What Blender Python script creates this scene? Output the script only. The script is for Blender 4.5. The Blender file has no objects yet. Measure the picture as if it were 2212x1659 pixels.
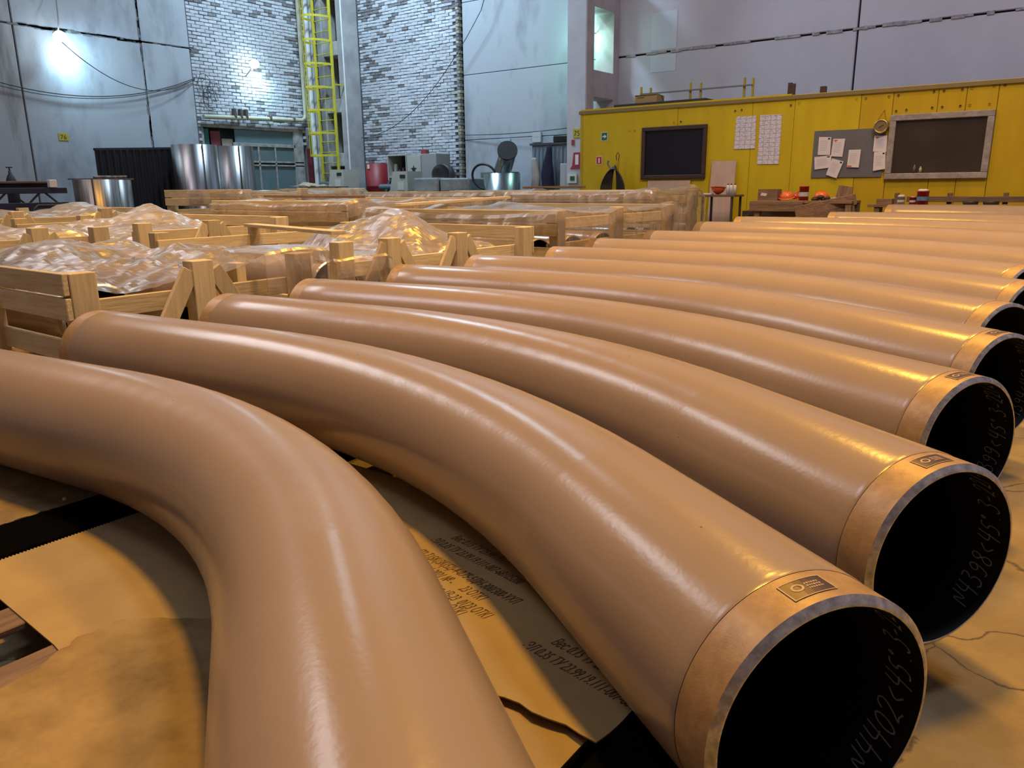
import bpy, math, random
from mathutils import Vector, Matrix, noise

random.seed(7)
scene = bpy.context.scene
COL = scene.collection
R = random.Random(11)

# ------------------------------------------------------------------ camera
cam_d = bpy.data.cameras.new('camera')
cam_d.sensor_width = 36.0
cam_d.lens = 1662.718 / 2212 * 36.0
cam_d.clip_end = 200
cam = bpy.data.objects.new('camera', cam_d)
COL.objects.link(cam)
_f = Vector((-0.58200716, 0.7740562, -0.24920808)).normalized()
_r = Vector((0.80080802, 0.59883406, -0.01021148)).normalized()
_u = _r.cross(_f)
cam.matrix_world = Matrix(((_r.x, _u.x, -_f.x, 0), (_r.y, _u.y, -_f.y, 0), (_r.z, _u.z, -_f.z, 1.39), (0, 0, 0, 1)))
scene.camera = cam

# ------------------------------------------------------------------ world, lights, exposure
wd = bpy.data.worlds.new('hall_ambient')
scene.world = wd
wd.use_nodes = True
wd.node_tree.nodes['Background'].inputs[0].default_value = (0.80, 0.80, 1.0, 1)
wd.node_tree.nodes['Background'].inputs[1].default_value = 0.095

def area(name, loc, target, size, sy, power, col, shape='RECTANGLE', spread=180):
    d = bpy.data.lights.new(name, 'AREA')
    d.shape = shape
    d.size = size
    if shape in ('RECTANGLE', 'ELLIPSE'):
        d.size_y = sy
    d.energy = power
    d.color = col
    d.spread = math.radians(spread)
    o = bpy.data.objects.new(name, d)
    COL.objects.link(o)
    o.location = loc
    o.rotation_euler = (Vector(target) - Vector(loc)).to_track_quat('-Z', 'Y').to_euler()
    return o

SOD = (1.0, 0.52, 0.065)
# sodium high-bay lamps hanging under the roof
area('sodium_high_bay', (-1.75, 3.3, 12.0), (-1.75, 3.3, 0), 1.35, 0, 600, SOD, 'DISK', 120)
area('sodium_high_bay', (-11.5, 6.5, 12.0), (-11.5, 6.5, 0), 1.0, 0, 260, SOD, 'DISK', 62)
area('sodium_high_bay', (-5.5, 11.4, 12.0), (-3.0, 6.0, 0), 0.9, 0, 210, SOD, 'DISK', 100)
area('sodium_high_bay', (-2.2, 10.2, 12.0), (-2.2, 8.6, 0), 1.35, 0, 300, SOD, 'DISK', 80)
# band of daylight windows high up in the left wall and an added white fill over the aisle, no fixture
area('high_window_daylight', (-19.9, 4.3, 13.5), (-3.0, 3.0, 0.5), 5.0, 2.0, 460, (0.95, 0.95, 1.0))
area('roof_light_daylight', (-14.0, -1.0, 15.5), (-3.5, 4.5, 0), 4.0, 3.0, 420, (0.86, 0.84, 1.0))
area('aisle_fill', (2.0, 5.0, 13.0), (-4.0, 15.0, 1.5), 2.0, 2.0, 760, (0.86, 0.85, 1.0))

vs = scene.view_settings
vs.view_transform = 'Standard'
vs.look = 'None'
vs.gamma = 1.0
vs.use_curve_mapping = False
vs.exposure = 0.0

# ------------------------------------------------------------------ materials
def srgb(r, g, b):
    def c(v):
        v /= 255.0
        return v / 12.92 if v <= 0.04045 else ((v + 0.055) / 1.055) ** 2.4
    return (c(r), c(g), c(b), 1)

MATS = {}

def mat(name, col, rough=0.6, metal=0.0, spec=0.5, var=0.0, vscale=3.0, bump=0.0, bscale=40.0, stretch=None, col2=None,
        rnd=0.0, coat=0.0, vdetail=4.0, vlo=0.35, vhi=0.7, emit=None, estr=0.0):
    if name in MATS:
        return MATS[name]
    m = bpy.data.materials.new(name)
    m.use_nodes = True
    nt = m.node_tree
    N, Lk = nt.nodes, nt.links
    b = N['Principled BSDF']
    b.inputs['Base Color'].default_value = col
    b.inputs['Roughness'].default_value = rough
    b.inputs['Metallic'].default_value = metal
    b.inputs['Specular IOR Level'].default_value = spec
    b.inputs['Coat Weight'].default_value = coat
    if emit:
        b.inputs['Emission Color'].default_value = emit
        b.inputs['Emission Strength'].default_value = estr
    tc = N.new('ShaderNodeTexCoord')
    vec = tc.outputs['Object']
    if stretch:
        mp = N.new('ShaderNodeMapping')
        mp.inputs['Scale'].default_value = stretch
        Lk.new(vec, mp.inputs['Vector'])
        vec = mp.outputs['Vector']
    colsock = None
    if var > 0 or col2:
        nz = N.new('ShaderNodeTexNoise')
        nz.inputs['Scale'].default_value = vscale
        nz.inputs['Detail'].default_value = vdetail
        nz.inputs['Roughness'].default_value = 0.62
        Lk.new(vec, nz.inputs['Vector'])
        rp = N.new('ShaderNodeValToRGB')
        rp.color_ramp.elements[0].position = vlo
        rp.color_ramp.elements[1].position = vhi
        c2 = col2 if col2 else tuple(max(0, v * (1 - var)) for v in col[:3]) + (1,)
        rp.color_ramp.elements[0].color = c2
        rp.color_ramp.elements[1].color = col
        Lk.new(nz.outputs['Fac'], rp.inputs['Fac'])
        colsock = rp.outputs['Color']
    if rnd > 0:
        oi = N.new('ShaderNodeObjectInfo')
        mr = N.new('ShaderNodeMapRange')
        mr.inputs['To Min'].default_value = 1 - rnd
        mr.inputs['To Max'].default_value = 1 + rnd * 0.5
        Lk.new(oi.outputs['Random'], mr.inputs['Value'])
        hs = N.new('ShaderNodeHueSaturation')
        Lk.new(mr.outputs['Result'], hs.inputs['Value'])
        if colsock:
            Lk.new(colsock, hs.inputs['Color'])
        else:
            hs.inputs['Color'].default_value = col
        colsock = hs.outputs['Color']
    if colsock:
        Lk.new(colsock, b.inputs['Base Color'])
    if bump > 0:
        nb = N.new('ShaderNodeTexNoise')
        nb.inputs['Scale'].default_value = bscale
        nb.inputs['Detail'].default_value = 3
        Lk.new(vec, nb.inputs['Vector'])
        bp = N.new('ShaderNodeBump')
        bp.inputs['Strength'].default_value = bump
        bp.inputs['Distance'].default_value = 0.01
        Lk.new(nb.outputs['Fac'], bp.inputs['Height'])
        Lk.new(bp.outputs['Normal'], b.inputs['Normal'])
    MATS[name] = m
    return m

def wood(axis, tone='pale'):
    st = [9.0, 9.0, 9.0]
    st[axis] = 0.8
    tones = {'pale': ((0.66, 0.555, 0.36, 1), (0.50, 0.405, 0.245, 1)),
             'osb': ((0.56, 0.36, 0.16, 1), (0.40, 0.23, 0.09, 1)),
             'old': ((0.27, 0.175, 0.105, 1), (0.15, 0.095, 0.06, 1)),
             'dark': ((0.20, 0.13, 0.085, 1), (0.10, 0.065, 0.045, 1))}
    c, c2 = tones[tone]
    return mat('wood_%s_%s' % (tone, 'xyz'[axis]), c, 0.75, col2=c2, vscale=3.2, vdetail=8, stretch=st, bump=0.35, bscale=6, rnd=0.22, spec=0.25)

# ------------------------------------------------------------------ mesh builder
ORI = {}

def tag(o, label=None, cat=None, group=None, kind=None):
    if label:
        o['label'] = label
    if cat:
        o['category'] = cat
    if group:
        o['group'] = group
    if kind:
        o['kind'] = kind
    return o

def thing(name, label, cat, loc, group=None):
    o = bpy.data.objects.new(name, None)
    o.empty_display_size = 0.1
    COL.objects.link(o)
    o.location = loc
    ORI[o.name] = Vector(loc)
    return tag(o, label, cat, group)

def link(name, me, m, parent=None, origin=None):
    o = bpy.data.objects.new(name, me)
    if m is not None and not me.materials:
        me.materials.append(m)
    COL.objects.link(o)
    if parent is not None:
        o.parent = parent
        ORI[o.name] = ORI[parent.name]
    else:
        o.location = origin or (0, 0, 0)
        ORI[o.name] = Vector(origin or (0, 0, 0))
    return o

class MB:
    def __init__(self):
        self.v, self.f, self.s = [], [], []

    def add(self, vs, fs, smooth=False):
        n = len(self.v)
        self.v += [tuple(p) for p in vs]
        self.f += [tuple(i + n for i in f) for f in fs]
        self.s += [smooth] * len(fs)
        return self

    def box(self, x0, x1, y0, y1, z0, z1, ch=0.0, M=None):
        if ch <= 0:
            vs = [(x, y, z) for z in (z0, z1) for y in (y0, y1) for x in (x0, x1)]
            fs = [(0, 2, 3, 1), (4, 5, 7, 6), (0, 1, 5, 4), (2, 6, 7, 3), (0, 4, 6, 2), (1, 3, 7, 5)]
        else:
            lo, hi = (x0, y0, z0), (x1, y1, z1)
            vs, ix = [], {}
            for a in (0, 1):
                for b in (0, 1):
                    for c in (0, 1):
                        s = (a, b, c)
                        for k in range(3):
                            p = []
                            for j in range(3):
                                e = hi[j] if s[j] else lo[j]
                                if j != k:
                                    e += -ch if s[j] else ch
                                p.append(e)
                            ix[(s, k)] = len(vs)
                            vs.append(p)
            fs = []
            for k in range(3):
                a, b = (k + 1) % 3, (k + 2) % 3
                for sd in (0, 1):
                    q = []
                    for (i, j) in ((0, 0), (1, 0), (1, 1), (0, 1)):
                        s = [0, 0, 0]
                        s[k], s[a], s[b] = sd, i, j
                        q.append(ix[(tuple(s), k)])
                    fs.append(tuple(q) if sd else tuple(reversed(q)))
            for k in range(3):
                a, b = (k + 1) % 3, (k + 2) % 3
                for i in (0, 1):
                    for j in (0, 1):
                        s0, s1 = [0, 0, 0], [0, 0, 0]
                        s0[a] = s1[a] = i
                        s0[b] = s1[b] = j
                        s1[k] = 1
                        q = (ix[(tuple(s0), a)], ix[(tuple(s0), b)], ix[(tuple(s1), b)], ix[(tuple(s1), a)])
                        fs.append(q if (i == j) else tuple(reversed(q)))
            for s in [(a, b, c) for a in (0, 1) for b in (0, 1) for c in (0, 1)]:
                q = (ix[(s, 0)], ix[(s, 1)], ix[(s, 2)])
                fs.append(q if sum(s) % 2 else tuple(reversed(q)))
        if M is not None:
            vs = [tuple(M @ Vector(p)) for p in vs]
        return self.add(vs, fs)

    def beam(self, a, b, w, h, up=(0, 0, 1), ch=0.0):
        """rectangular bar from a to b, w wide (sideways) and h along up"""
        a, b = Vector(a), Vector(b)
        d = (b - a)
        L = d.length
        d.normalize()
        s = d.cross(Vector(up))
        if s.length < 1e-6:
            s = d.cross(Vector((1, 0, 0)))
        s.normalize()
        t = s.cross(d)
        M = Matrix(((d.x, s.x, t.x, a.x), (d.y, s.y, t.y, a.y), (d.z, s.z, t.z, a.z), (0, 0, 0, 1)))
        return self.box(0, L, -w / 2, w / 2, -h / 2, h / 2, ch, M)

    def tube(self, pts, r, n=10, closed=False, cap=True):
        pts = [Vector(p) for p in pts]
        rs = r if isinstance(r, (list, tuple)) else [r] * len(pts)
        vs, fs = [], []
        ref = None
        for i, p in enumerate(pts):
            a = pts[i - 1] if (i > 0 or closed) else p
            b = pts[(i + 1) % len(pts)] if (i < len(pts) - 1 or closed) else p
            d = (b - a).normalized()
            if ref is None:
                ref = d.orthogonal().normalized()
            ref = (ref - d * ref.dot(d)).normalized()
            o = d.cross(ref)
            for k in range(n):
                t = 2 * math.pi * k / n
                vs.append(p + (ref * math.cos(t) + o * math.sin(t)) * rs[i])
        m = len(pts)
        for i in range(m if closed else m - 1):
            for k in range(n):
                i2 = (i + 1) % m
                fs.append((i * n + k, i * n + (k + 1) % n, i2 * n + (k + 1) % n, i2 * n + k))
        self.add(vs, fs, True)
        if cap and not closed:
            self.add(vs[:n], [tuple(reversed(range(n)))])
            self.add(vs[-n:], [tuple(range(n))])
        return self

    def lathe(self, prof, c=(0, 0, 0), n=32, a0=0.0, a1=2 * math.pi, smooth=True):
        full = abs(a1 - a0 - 2 * math.pi) < 1e-6
        m = n if full else n + 1
        vs, fs = [], []
        for k in range(m):
            t = a0 + (a1 - a0) * k / n
            for (r, z) in prof:
                vs.append((c[0] + r * math.cos(t), c[1] + r * math.sin(t), c[2] + z))
        P = len(prof)
        for k in range(n):
            k2 = (k + 1) % m
            for j in range(P - 1):
                fs.append((k * P + j, k2 * P + j, k2 * P + j + 1, k * P + j + 1))
        return self.add(vs, fs, smooth)

    def prism(self, poly, z0, z1):
        n = len(poly)
        vs = [(x, y, z0) for x, y in poly] + [(x, y, z1) for x, y in poly]
        fs = [tuple(reversed(range(n))), tuple(range(n, 2 * n))] + [(i, (i + 1) % n, n + (i + 1) % n, n + i) for i in range(n)]
        return self.add(vs, fs)

    def sphere(self, c, r, n=16, sz=1.0, zmin=-1.0):
        prof = []
        a0 = math.asin(max(-1, zmin))
        for i in range(n // 2 + 1):
            a = a0 + (math.pi / 2 - a0) * i / (n // 2)
            prof.append((max(1e-4, r * math.cos(a)), r * sz * math.sin(a)))
        return self.lathe(prof, c, n)

    def mesh(self, name, off=Vector((0, 0, 0))):
        me = bpy.data.meshes.new(name)
        me.from_pydata([(p[0] - off.x, p[1] - off.y, p[2] - off.z) for p in self.v], [], self.f)
        me.polygons.foreach_set('use_smooth', self.s)
        me.update()
        return me

    def build(self, name, m, parent=None, origin=None):
        if parent is not None:
            off = ORI[parent.name]
        else:
            if origin is None:
                xs = [p[0] for p in self.v]
                ys = [p[1] for p in self.v]
                origin = ((min(xs) + max(xs)) / 2, (min(ys) + max(ys)) / 2, min(p[2] for p in self.v))
            off = Vector(origin)
        return link(name, self.mesh(name, off), m, parent, origin)

def struct(o):
    o['kind'] = 'structure'
    return o

def text_mesh(s, size, origin, xdir, ydir, align='LEFT', depth=0.0):
    cu = bpy.data.curves.new('t', 'FONT')
    cu.body = s
    cu.size = size
    cu.align_x = align
    cu.resolution_u = 3
    ob = bpy.data.objects.new('t', cu)
    COL.objects.link(ob)
    bpy.context.view_layer.update()
    dg = bpy.context.evaluated_depsgraph_get()
    me = bpy.data.meshes.new_from_object(ob.evaluated_get(dg))
    vs = [tuple(Vector(origin) + Vector(xdir) * v.co.x + Vector(ydir) * v.co.y) for v in me.vertices]
    fs = [tuple(p.vertices) for p in me.polygons]
    bpy.data.objects.remove(ob)
    bpy.data.curves.remove(cu)
    bpy.data.meshes.remove(me)
    mb = MB()
    mb.add(vs, fs)
    return mb

# ================================================================== THE SETTING
def floor_material():
    m = bpy.data.materials.new('floor_concrete')
    m.use_nodes = True
    N, Lk = m.node_tree.nodes, m.node_tree.links
    b = N['Principled BSDF']
    tc = N.new('ShaderNodeTexCoord')
    n1 = N.new('ShaderNodeTexNoise')
    n1.inputs['Scale'].default_value = 1.3
    n1.inputs['Detail'].default_value = 8
    n1.inputs['Roughness'].default_value = 0.7
    Lk.new(tc.outputs['Object'], n1.inputs['Vector'])
    r1 = N.new('ShaderNodeValToRGB')
    r1.color_ramp.elements[0].position = 0.34
    r1.color_ramp.elements[1].position = 0.68
    r1.color_ramp.elements[0].color = (0.17, 0.122, 0.055, 1)
    r1.color_ramp.elements[1].color = (0.29, 0.22, 0.105, 1)
    Lk.new(n1.outputs['Fac'], r1.inputs['Fac'])
    # cracks: warped cell borders
    n2 = N.new('ShaderNodeTexNoise')
    n2.inputs['Scale'].default_value = 3.0
    n2.inputs['Detail'].default_value = 6
    Lk.new(tc.outputs['Object'], n2.inputs['Vector'])
    va = N.new('ShaderNodeVectorMath')
    va.operation = 'MULTIPLY_ADD'
    va.inputs[1].default_value = (0.35, 0.35, 0)
    Lk.new(n2.outputs['Color'], va.inputs[0])
    Lk.new(tc.outputs['Object'], va.inputs[2])
    vo = N.new('ShaderNodeTexVoronoi')
    vo.feature = 'DISTANCE_TO_EDGE'
    vo.inputs['Scale'].default_value = 1.15
    Lk.new(va.outputs[0], vo.inputs['Vector'])
    r2 = N.new('ShaderNodeValToRGB')
    r2.color_ramp.elements[0].position = 0.002
    r2.color_ramp.elements[1].position = 0.007
    Lk.new(vo.outputs['Distance'], r2.inputs['Fac'])
    mx = N.new('ShaderNodeMix')
    mx.data_type = 'RGBA'
    mx.inputs[6].default_value = (0.06, 0.042, 0.03, 1)
    Lk.new(r2.outputs['Color'], mx.inputs[0])
    Lk.new(r1.outputs['Color'], mx.inputs[7])
    Lk.new(mx.outputs[2], b.inputs['Base Color'])
    b.inputs['Roughness'].default_value = 0.8
    bp = N.new('ShaderNodeBump')
    bp.inputs['Strength'].default_value = 0.5
    bp.inputs['Distance'].default_value = 0.01
    n3 = N.new('ShaderNodeTexNoise')
    n3.inputs['Scale'].default_value = 45
    n3.inputs['Detail'].default_value = 5
    Lk.new(tc.outputs['Object'], n3.inputs['Vector'])
    Lk.new(n3.outputs['Fac'], bp.inputs['Height'])
    Lk.new(bp.outputs['Normal'], b.inputs['Normal'])
    return m

struct(MB().box(-21.5, 9, -8, 19, -0.2, 0.0).build('floor', floor_material(), origin=(0, 0, 0)))

CONC = mat('painted_concrete', (0.38, 0.41, 0.45, 1), 0.85, col2=(0.27, 0.285, 0.31, 1), vscale=1.5, vdetail=12, bump=0.6, bscale=7, vlo=0.32, vhi=0.52, spec=0.2, stretch=(1, 1, .45))
CONC_P = mat('painted_concrete_pinkish', (0.56, 0.53, 0.58, 1), 0.85, col2=(0.48, 0.45, 0.50, 1), vscale=0.5, vdetail=8, bump=0.4, bscale=7, vlo=0.3, vhi=0.6, spec=0.2)
CONC_C = mat('column_concrete', (0.46, 0.40, 0.41, 1), 0.85, col2=(0.34, 0.29, 0.29, 1), vscale=1.2, vdetail=9, bump=0.5, bscale=9, vlo=0.3, vhi=0.55, spec=0.2)
CONC_D = mat('stained_concrete', (0.37, 0.375, 0.385, 1), 0.9, col2=(0.16, 0.15, 0.145, 1), vscale=1.1, vdetail=12, bump=0.5, bscale=8, vlo=0.33, vhi=0.50, stretch=(1, 1.6, 0.22), spec=0.2)
JOINT = mat('joint_dark', (0.14, 0.135, 0.145, 1), 0.95, spec=0.1, var=0.4, vscale=8)
MORTAR = mat('mortar_grey', (0.15, 0.155, 0.175, 1), 0.95, spec=0.1, var=0.5, vscale=6)
BRICK = mat('whitewashed_brick', (0.58, 0.61, 0.66, 1), 0.85, col2=(0.46, 0.48, 0.52, 1), vscale=9, vdetail=5, rnd=0.18, bump=0.5, bscale=30, spec=0.2)
BRICK_D = mat('dark_brick', (0.30, 0.29, 0.30, 1), 0.9, col2=(0.16, 0.155, 0.16, 1), vscale=9, rnd=0.3, bump=0.5, bscale=30, spec=0.2)  # darker brick variant, denser high up and towards the corner

def panel_x(parent, x, y0, y1, z0, z1, m, t=0.06, g=0.018):
    """concrete wall panel facing +X with rough joints left free around it"""
    mb = MB()
    mb.box(x - t, x, y0 + g, y1 - g, z0 + g, z1 - g, 0.012)
    return mb.build('concrete_panel', m, parent)

def panel_y(parent, y, x0, x1, z0, z1, m, t=0.06, g=0.018):
    mb = MB()
    mb.box(x0 + g, x1 - g, y, y + t, z0 + g, z1 - g, 0.012)
    return mb.build('concrete_panel', m, parent)

# --- left wall: concrete panels, then a brick infill
wall_left = struct(MB().box(-20.9, -20.34, -8, 12.74, 0, 16).build('wall_left', JOINT, origin=(-20.6, 2, 0)))
ysj = [-8, -3, 2.2, 8.36, 11.35, 12.70]
zsj = [0, 5.06, 9.6, 16]
for i in range(len(ysj) - 1):
    for j in range(len(zsj) - 1):
        panel_x(wall_left, -20.30 + (0.02 if i == 4 else 0), ysj[i], ysj[i + 1], zsj[j], zsj[j + 1], CONC_D if i == 2 else CONC)

jc = MB()
for k in range(150):
    vert = k % 2
    if vert:
        z = R.uniform(1.5, 9)
        y = 11.35 + R.uniform(-.03, .03)
    else:
        y = R.uniform(8.4, 12.7)
        z = 5.06 + R.uniform(-.03, .03)
    L = R.uniform(.05, .28)
    a = R.uniform(.012, .03)
    jc.box(-20.34, -20.292, y - (a if vert else L), y + (a if vert else L), z - (L if vert else a), z + (L if vert else a), .008)
jc.build('joint_filling', mat('joint_filling', (0.24, 0.245, 0.26, 1), .95, var=.6, vscale=10), wall_left)['kind'] = 'stuff'

def brick_meshes(w, h, d, axis, n=5):
    out = []
    for k in range(n):
        rr = random.Random(100 + k + int(w * 1000))
        mb = MB()
        if axis == 'x':
            mb.box(-d, 0, -w / 2, w / 2, -h / 2, h / 2, 0.009)
        else:
            mb.box(-w / 2, w / 2, 0, d, -h / 2, h / 2, 0.009)
        mb.v = [(p[0] + rr.uniform(-.004, .004), p[1] + rr.uniform(-.004, .004), p[2] + rr.uniform(-.004, .004)) for p in mb.v]
        out.append(mb)
    return out

def brick_field(parent, axis, plane, a0, a1, z0, z1, w, h, clear, key, dark):
    """bricks in running bond; the 300 that show largest are parts, the rest one joined part"""
    d = 0.05
    var = brick_meshes(w - 0.014, h - 0.013, d, axis)
    half = brick_meshes(w / 2 - 0.014, h - 0.013, d, axis)
    mesh_of = {}
    rr = random.Random(5 if axis == 'x' else 6)
    spots = []
    row = 0
    z = z0 + h / 2
    while z + h / 2 <= z1:
        a = a0 + (w / 2 if row % 2 else w) / 2
        first = True
        while True:
            ww = w / 2 if (first and row % 2) else w
            if first and row % 2:
                c = a0 + w / 4
            elif first:
                c = a0 + w / 2
            else:
                c = prev + w / 2
            if c + ww / 2 > a1:
                break
            prev = c + ww / 2
            first = False
            if clear(c, z):
                continue
            spots.append((c + rr.uniform(-.006, .006), z + rr.uniform(-.004, .004), ww < w, rr.randrange(5), rr.uniform(-0.012, 0.008)))
        z += h
        row += 1
    spots.sort(key=key)
    rest = {0: MB(), 1: MB()}
    for i, (c, z, hf, k, dp) in enumerate(spots):
        src = (half if hf else var)[k]
        dk = dark(c, z, rr)
        pos = (plane + dp, c, z) if axis == 'x' else (c, plane - dp, z)
        if i < 300 and not hf:
            kk = (hf, k, dk)
            if kk not in mesh_of:
                me = src.mesh('brick')
                me.materials.append(BRICK_D if dk else BRICK)
                mesh_of[kk] = me
            o = bpy.data.objects.new('brick', mesh_of[kk])
            COL.objects.link(o)
            o.parent = parent
            o.location = Vector(pos) - ORI[parent.name]
        else:
            rest[dk].add([(p[0] + pos[0], p[1] + pos[1], p[2] + pos[2]) for p in src.v], src.f)
    for dk in (0, 1):
        if rest[dk].v:
            o = rest[dk].build('brickwork', BRICK_D if dk else BRICK, parent)
            o['kind'] = 'stuff'

wall_brick = struct(MB().box(-20.9, -20.46, 12.74, 17.3, 3.18, 16).build('wall_left_brick', MORTAR, origin=(-20.6, 15, 0)))
MB().box(-20.9, -20.46, 12.74, 12.9, 0, 3.18).build('mortar_bed', MORTAR, wall_brick)
wall_left_cut = (12.95, 16.42, 0.0, 3.16)
brick_field(wall_brick, 'x', -20.44, 12.78, 17.2, 2.6, 7.9, 0.268, 0.092,
            lambda c, z: (12.88 < c < 16.5 and z < 3.17),
            lambda s: (s[0] - 12.5) * 1.0 + abs(s[1] - 4.8) * 1.1,
            lambda c, z, r: 1 if (r.random() < (0.03 + 0.40 * max(0, min(1, (z - 5.9) / 1.0)) + (0.30 if c > 16.1 else 0) + (0.2 if z < 3.45 else 0))) else 0)
MB().box(-20.9, -20.40, 12.74, 17.3, 7.9, 16).build('plaster_band', CONC_D, wall_brick)
MB().box(-20.9, -20.40, 16.52, 17.3, 0, 3.18).build('plaster_band', CONC_D, wall_brick)

# --- back wall: brick bay, plastered bay, then panels behind the cabin
wall_back = struct(MB().box(-21, 9, 17.72, 18.2, 0, 16).build('wall_back', JOINT, origin=(-6, 18, 0)))
MB().box(-20.3, -14.95, 17.66, 17.73, 0, 16).build('mortar_bed', MORTAR, wall_back)
brick_field(wall_back, 'y', 17.63, -19.0, -14.98, 1.0, 7.6, 0.262, 0.086,
            lambda c, z: False,
            lambda s: -(s[0] + 17) * 0.8 + abs(s[1] - 4.3),
            lambda c, z, r: 1 if r.random() < (0.03 + (0.26 if c < -18.3 else 0) + 0.3 * max(0, min(1, (z - 5.9) / .8)) + (0.3 if -18.25 < c < -17.7 and (z * 1.3) % 1.5 < .35 else 0)) else 0)
# toothed brick edge next to the plastered bay
for k in range(76):
    z = 1.0 + k * 0.086
    b = MB().box(-14.98, -14.86 - (0.03 if k % 2 else 0), 17.50, 17.66, z + 0.006, z + 0.08, 0.006)
    b.build('brick', BRICK_D if R.random() < .45 else mat('ochre_brick', (0.42, 0.38, 0.30, 1), 0.9, var=0.4, rnd=0.2), wall_back)
for (x0, x1, z0, z1) in [(-14.84, -10.2, 0, 2.66), (-14.84, -10.2, 2.66, 4.39), (-14.84, -10.2, 4.39, 6.25), (-14.84, -10.2, 6.25, 9.2)]:
    panel_y(wall_back, 17.62, x0, x1, z0, z1, CONC, g=0.006)
for (x0, x1) in [(-10.2, -4.45), (-4.45, 1.6), (1.6, 9)]:
    for (z0, z1) in [(0, 4.38), (4.38, 8.6), (8.6, 16)]:
        panel_y(wall_back, 17.62, x0, x1, z0, z1, CONC_P, g=0.02)
# lighter rectangular patches on the panels
PATCH = mat('patch_pale', (0.58, 0.60, 0.68, 1), 0.85, var=0.06, vscale=2)
for (x0, x1, z0, z1) in [(-9.05, -8.40, 3.95, 4.32), (-9.05, -8.40, 4.44, 5.25)]:
    MB().box(x0, x1, 17.614, 17.623, z0, z1).build('pale_patch', PATCH, wall_back)
# thin crumbled mortar bead along the panel joint
mb = MB()
x = -9.7
while x < 4:
    L = R.uniform(.06, .3)
    if R.random() < .75:
        mb.box(x, x + L, 17.600, 17.63, 4.352 + R.uniform(-.012, .012), 4.40 + R.uniform(-.01, .03), 0.006)
    x += L
mb.build('mortar_bead', mat('bead_mortar', (0.45, 0.42, 0.45, 1), 0.95, var=0.5, vscale=12), wall_back)

# right side wall and the rear wall behind the camera close the hall
struct(MB().box(9, 9.4, -8, 19, 0, 16).build('wall_right', CONC_P, origin=(9.2, 5, 0)))
struct(MB().box(-21.5, 9, -8.4, -8, 0, 16).build('wall_front', CONC_P, origin=(-6, -8.2, 0)))

# --- the two-branch concrete columns
def pierced_column_x():
    """column by the cabin: front narrow face to the hall, long pierced side face to the right"""
    c = struct(MB().box(-10.40, -9.90, 16.10, 16.42, 0, 12).build('column_1', mat('column_face_cool_lit', (0.52, 0.53, 0.57, 1), 0.85, col2=(0.42, 0.43, 0.47, 1), vscale=1.1, bump=.4, bscale=9), origin=(-10.15, 16.1, 0)))  # front face coloured bluish for the cool light falling on it
    MB().box(-10.40, -9.90, 17.36, 17.62, 0, 12, 0.01).build('column_branch', CONC_C, c)
    MB().box(-9.905, -9.88, 16.10, 16.42, 0, 12).build('column_face', CONC_C, c)
    for (z0, z1) in [(0, 1.55), (2.55, 2.75), (3.38, 3.98), (5.33, 6.2), (7.6, 8.3)]:
        MB().box(-10.36, -9.88, 16.42, 17.36, z0, z1, 0.01).build('column_rung', CONC_C, c)
    return c
pierced_column_x()

col2 = struct(MB().box(-20.28, -20.02, 17.05, 17.62, 0, 12, 0.01).build('column_2', mat('column_dirty', (0.42, 0.42, 0.40, 1), 0.9, col2=(0.22, 0.21, 0.19, 1), vscale=1.5, bump=.5, bscale=9, vlo=.3, vhi=.6), origin=(-20.15, 17.05, 0)))
MB().box(-19.34, -19.02, 17.05, 17.62, 0, 12, 0.01).build('column_branch', mat('column_grey', (0.40, 0.39, 0.40, 1), 0.9, var=0.35, vscale=1.4, bump=.4), col2)
for zc in (0.55, 2.25, 3.86, 5.52, 7.2, 8.9):
    MB().box(-20.02, -19.34, 17.08, 17.60, zc - .2, zc + .2, 0.012).build('column_rung', MATS['column_dirty'], col2)
MB().box(-20.02, -19.34, 17.605, 17.63, 0, 12).build('shade_backing', mat('recess_shade', (0.075, 0.065, 0.062, 1), 0.95, var=.4, vscale=2), col2)  # near-black sheet paints the shade behind the column openings

# --- window with plastic film in the brick wall (left)
WFR = mat('weathered_frame', (0.36, 0.35, 0.33, 1), 0.85, var=0.5, vscale=5)
win = struct(MB().box(-20.9, -20.85, 12.9, 16.5, 0.0, 3.2).build('window_1', mat('window_dark_room', (0.03, 0.04, 0.048, 1), 0.8, var=.5, vscale=1.5), origin=(-20.7, 14.7, 0)))  # near-black backing paints in the dark behind the panes
for (y0, y1, z0, z1) in [(12.9, 16.5, 3.08, 3.18), (16.05, 16.42, 0.4, 3.10), (13.9, 16.1, 2.60, 2.70), (13.9, 16.4, 2.14, 2.19), (13.9, 16.4, 2.04, 2.09), (14.72, 14.78, 0.4, 2.6), (15.32, 15.37, 0.4, 2.6), (12.9, 12.98, .4, 3.1)]:
    MB().box(-20.56, -20.48, y0, y1, z0, z1, 0.008).build('window_frame', WFR, win)
for (y0, y1, z0, z1, cc, nm) in [(13.0, 13.22, 1.6, 3.06, (0.03, 0.16, 0.12, 1), 'green_board'), (13.27, 13.58, 1.6, 3.0, (0.20, 0.035, 0.045, 1), 'red_board'), (13.62, 13.98, 1.6, 2.8, (0.42, 0.37, 0.29, 1), 'pale_board')]:
    MB().box(-20.66, -20.62, y0, y1, z0, z1, 0.004).build('infill_board', mat(nm, cc, 0.7, var=.3, vscale=3), win)
GL = bpy.data.materials.new('dusty_glass')
GL.use_nodes = True
_b = GL.node_tree.nodes['Principled BSDF']
_b.inputs['Base Color'].default_value = (0.20, 0.30, 0.33, 1)
_b.inputs['Roughness'].default_value = 0.25
_b.inputs['Alpha'].default_value = 0.35
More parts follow.
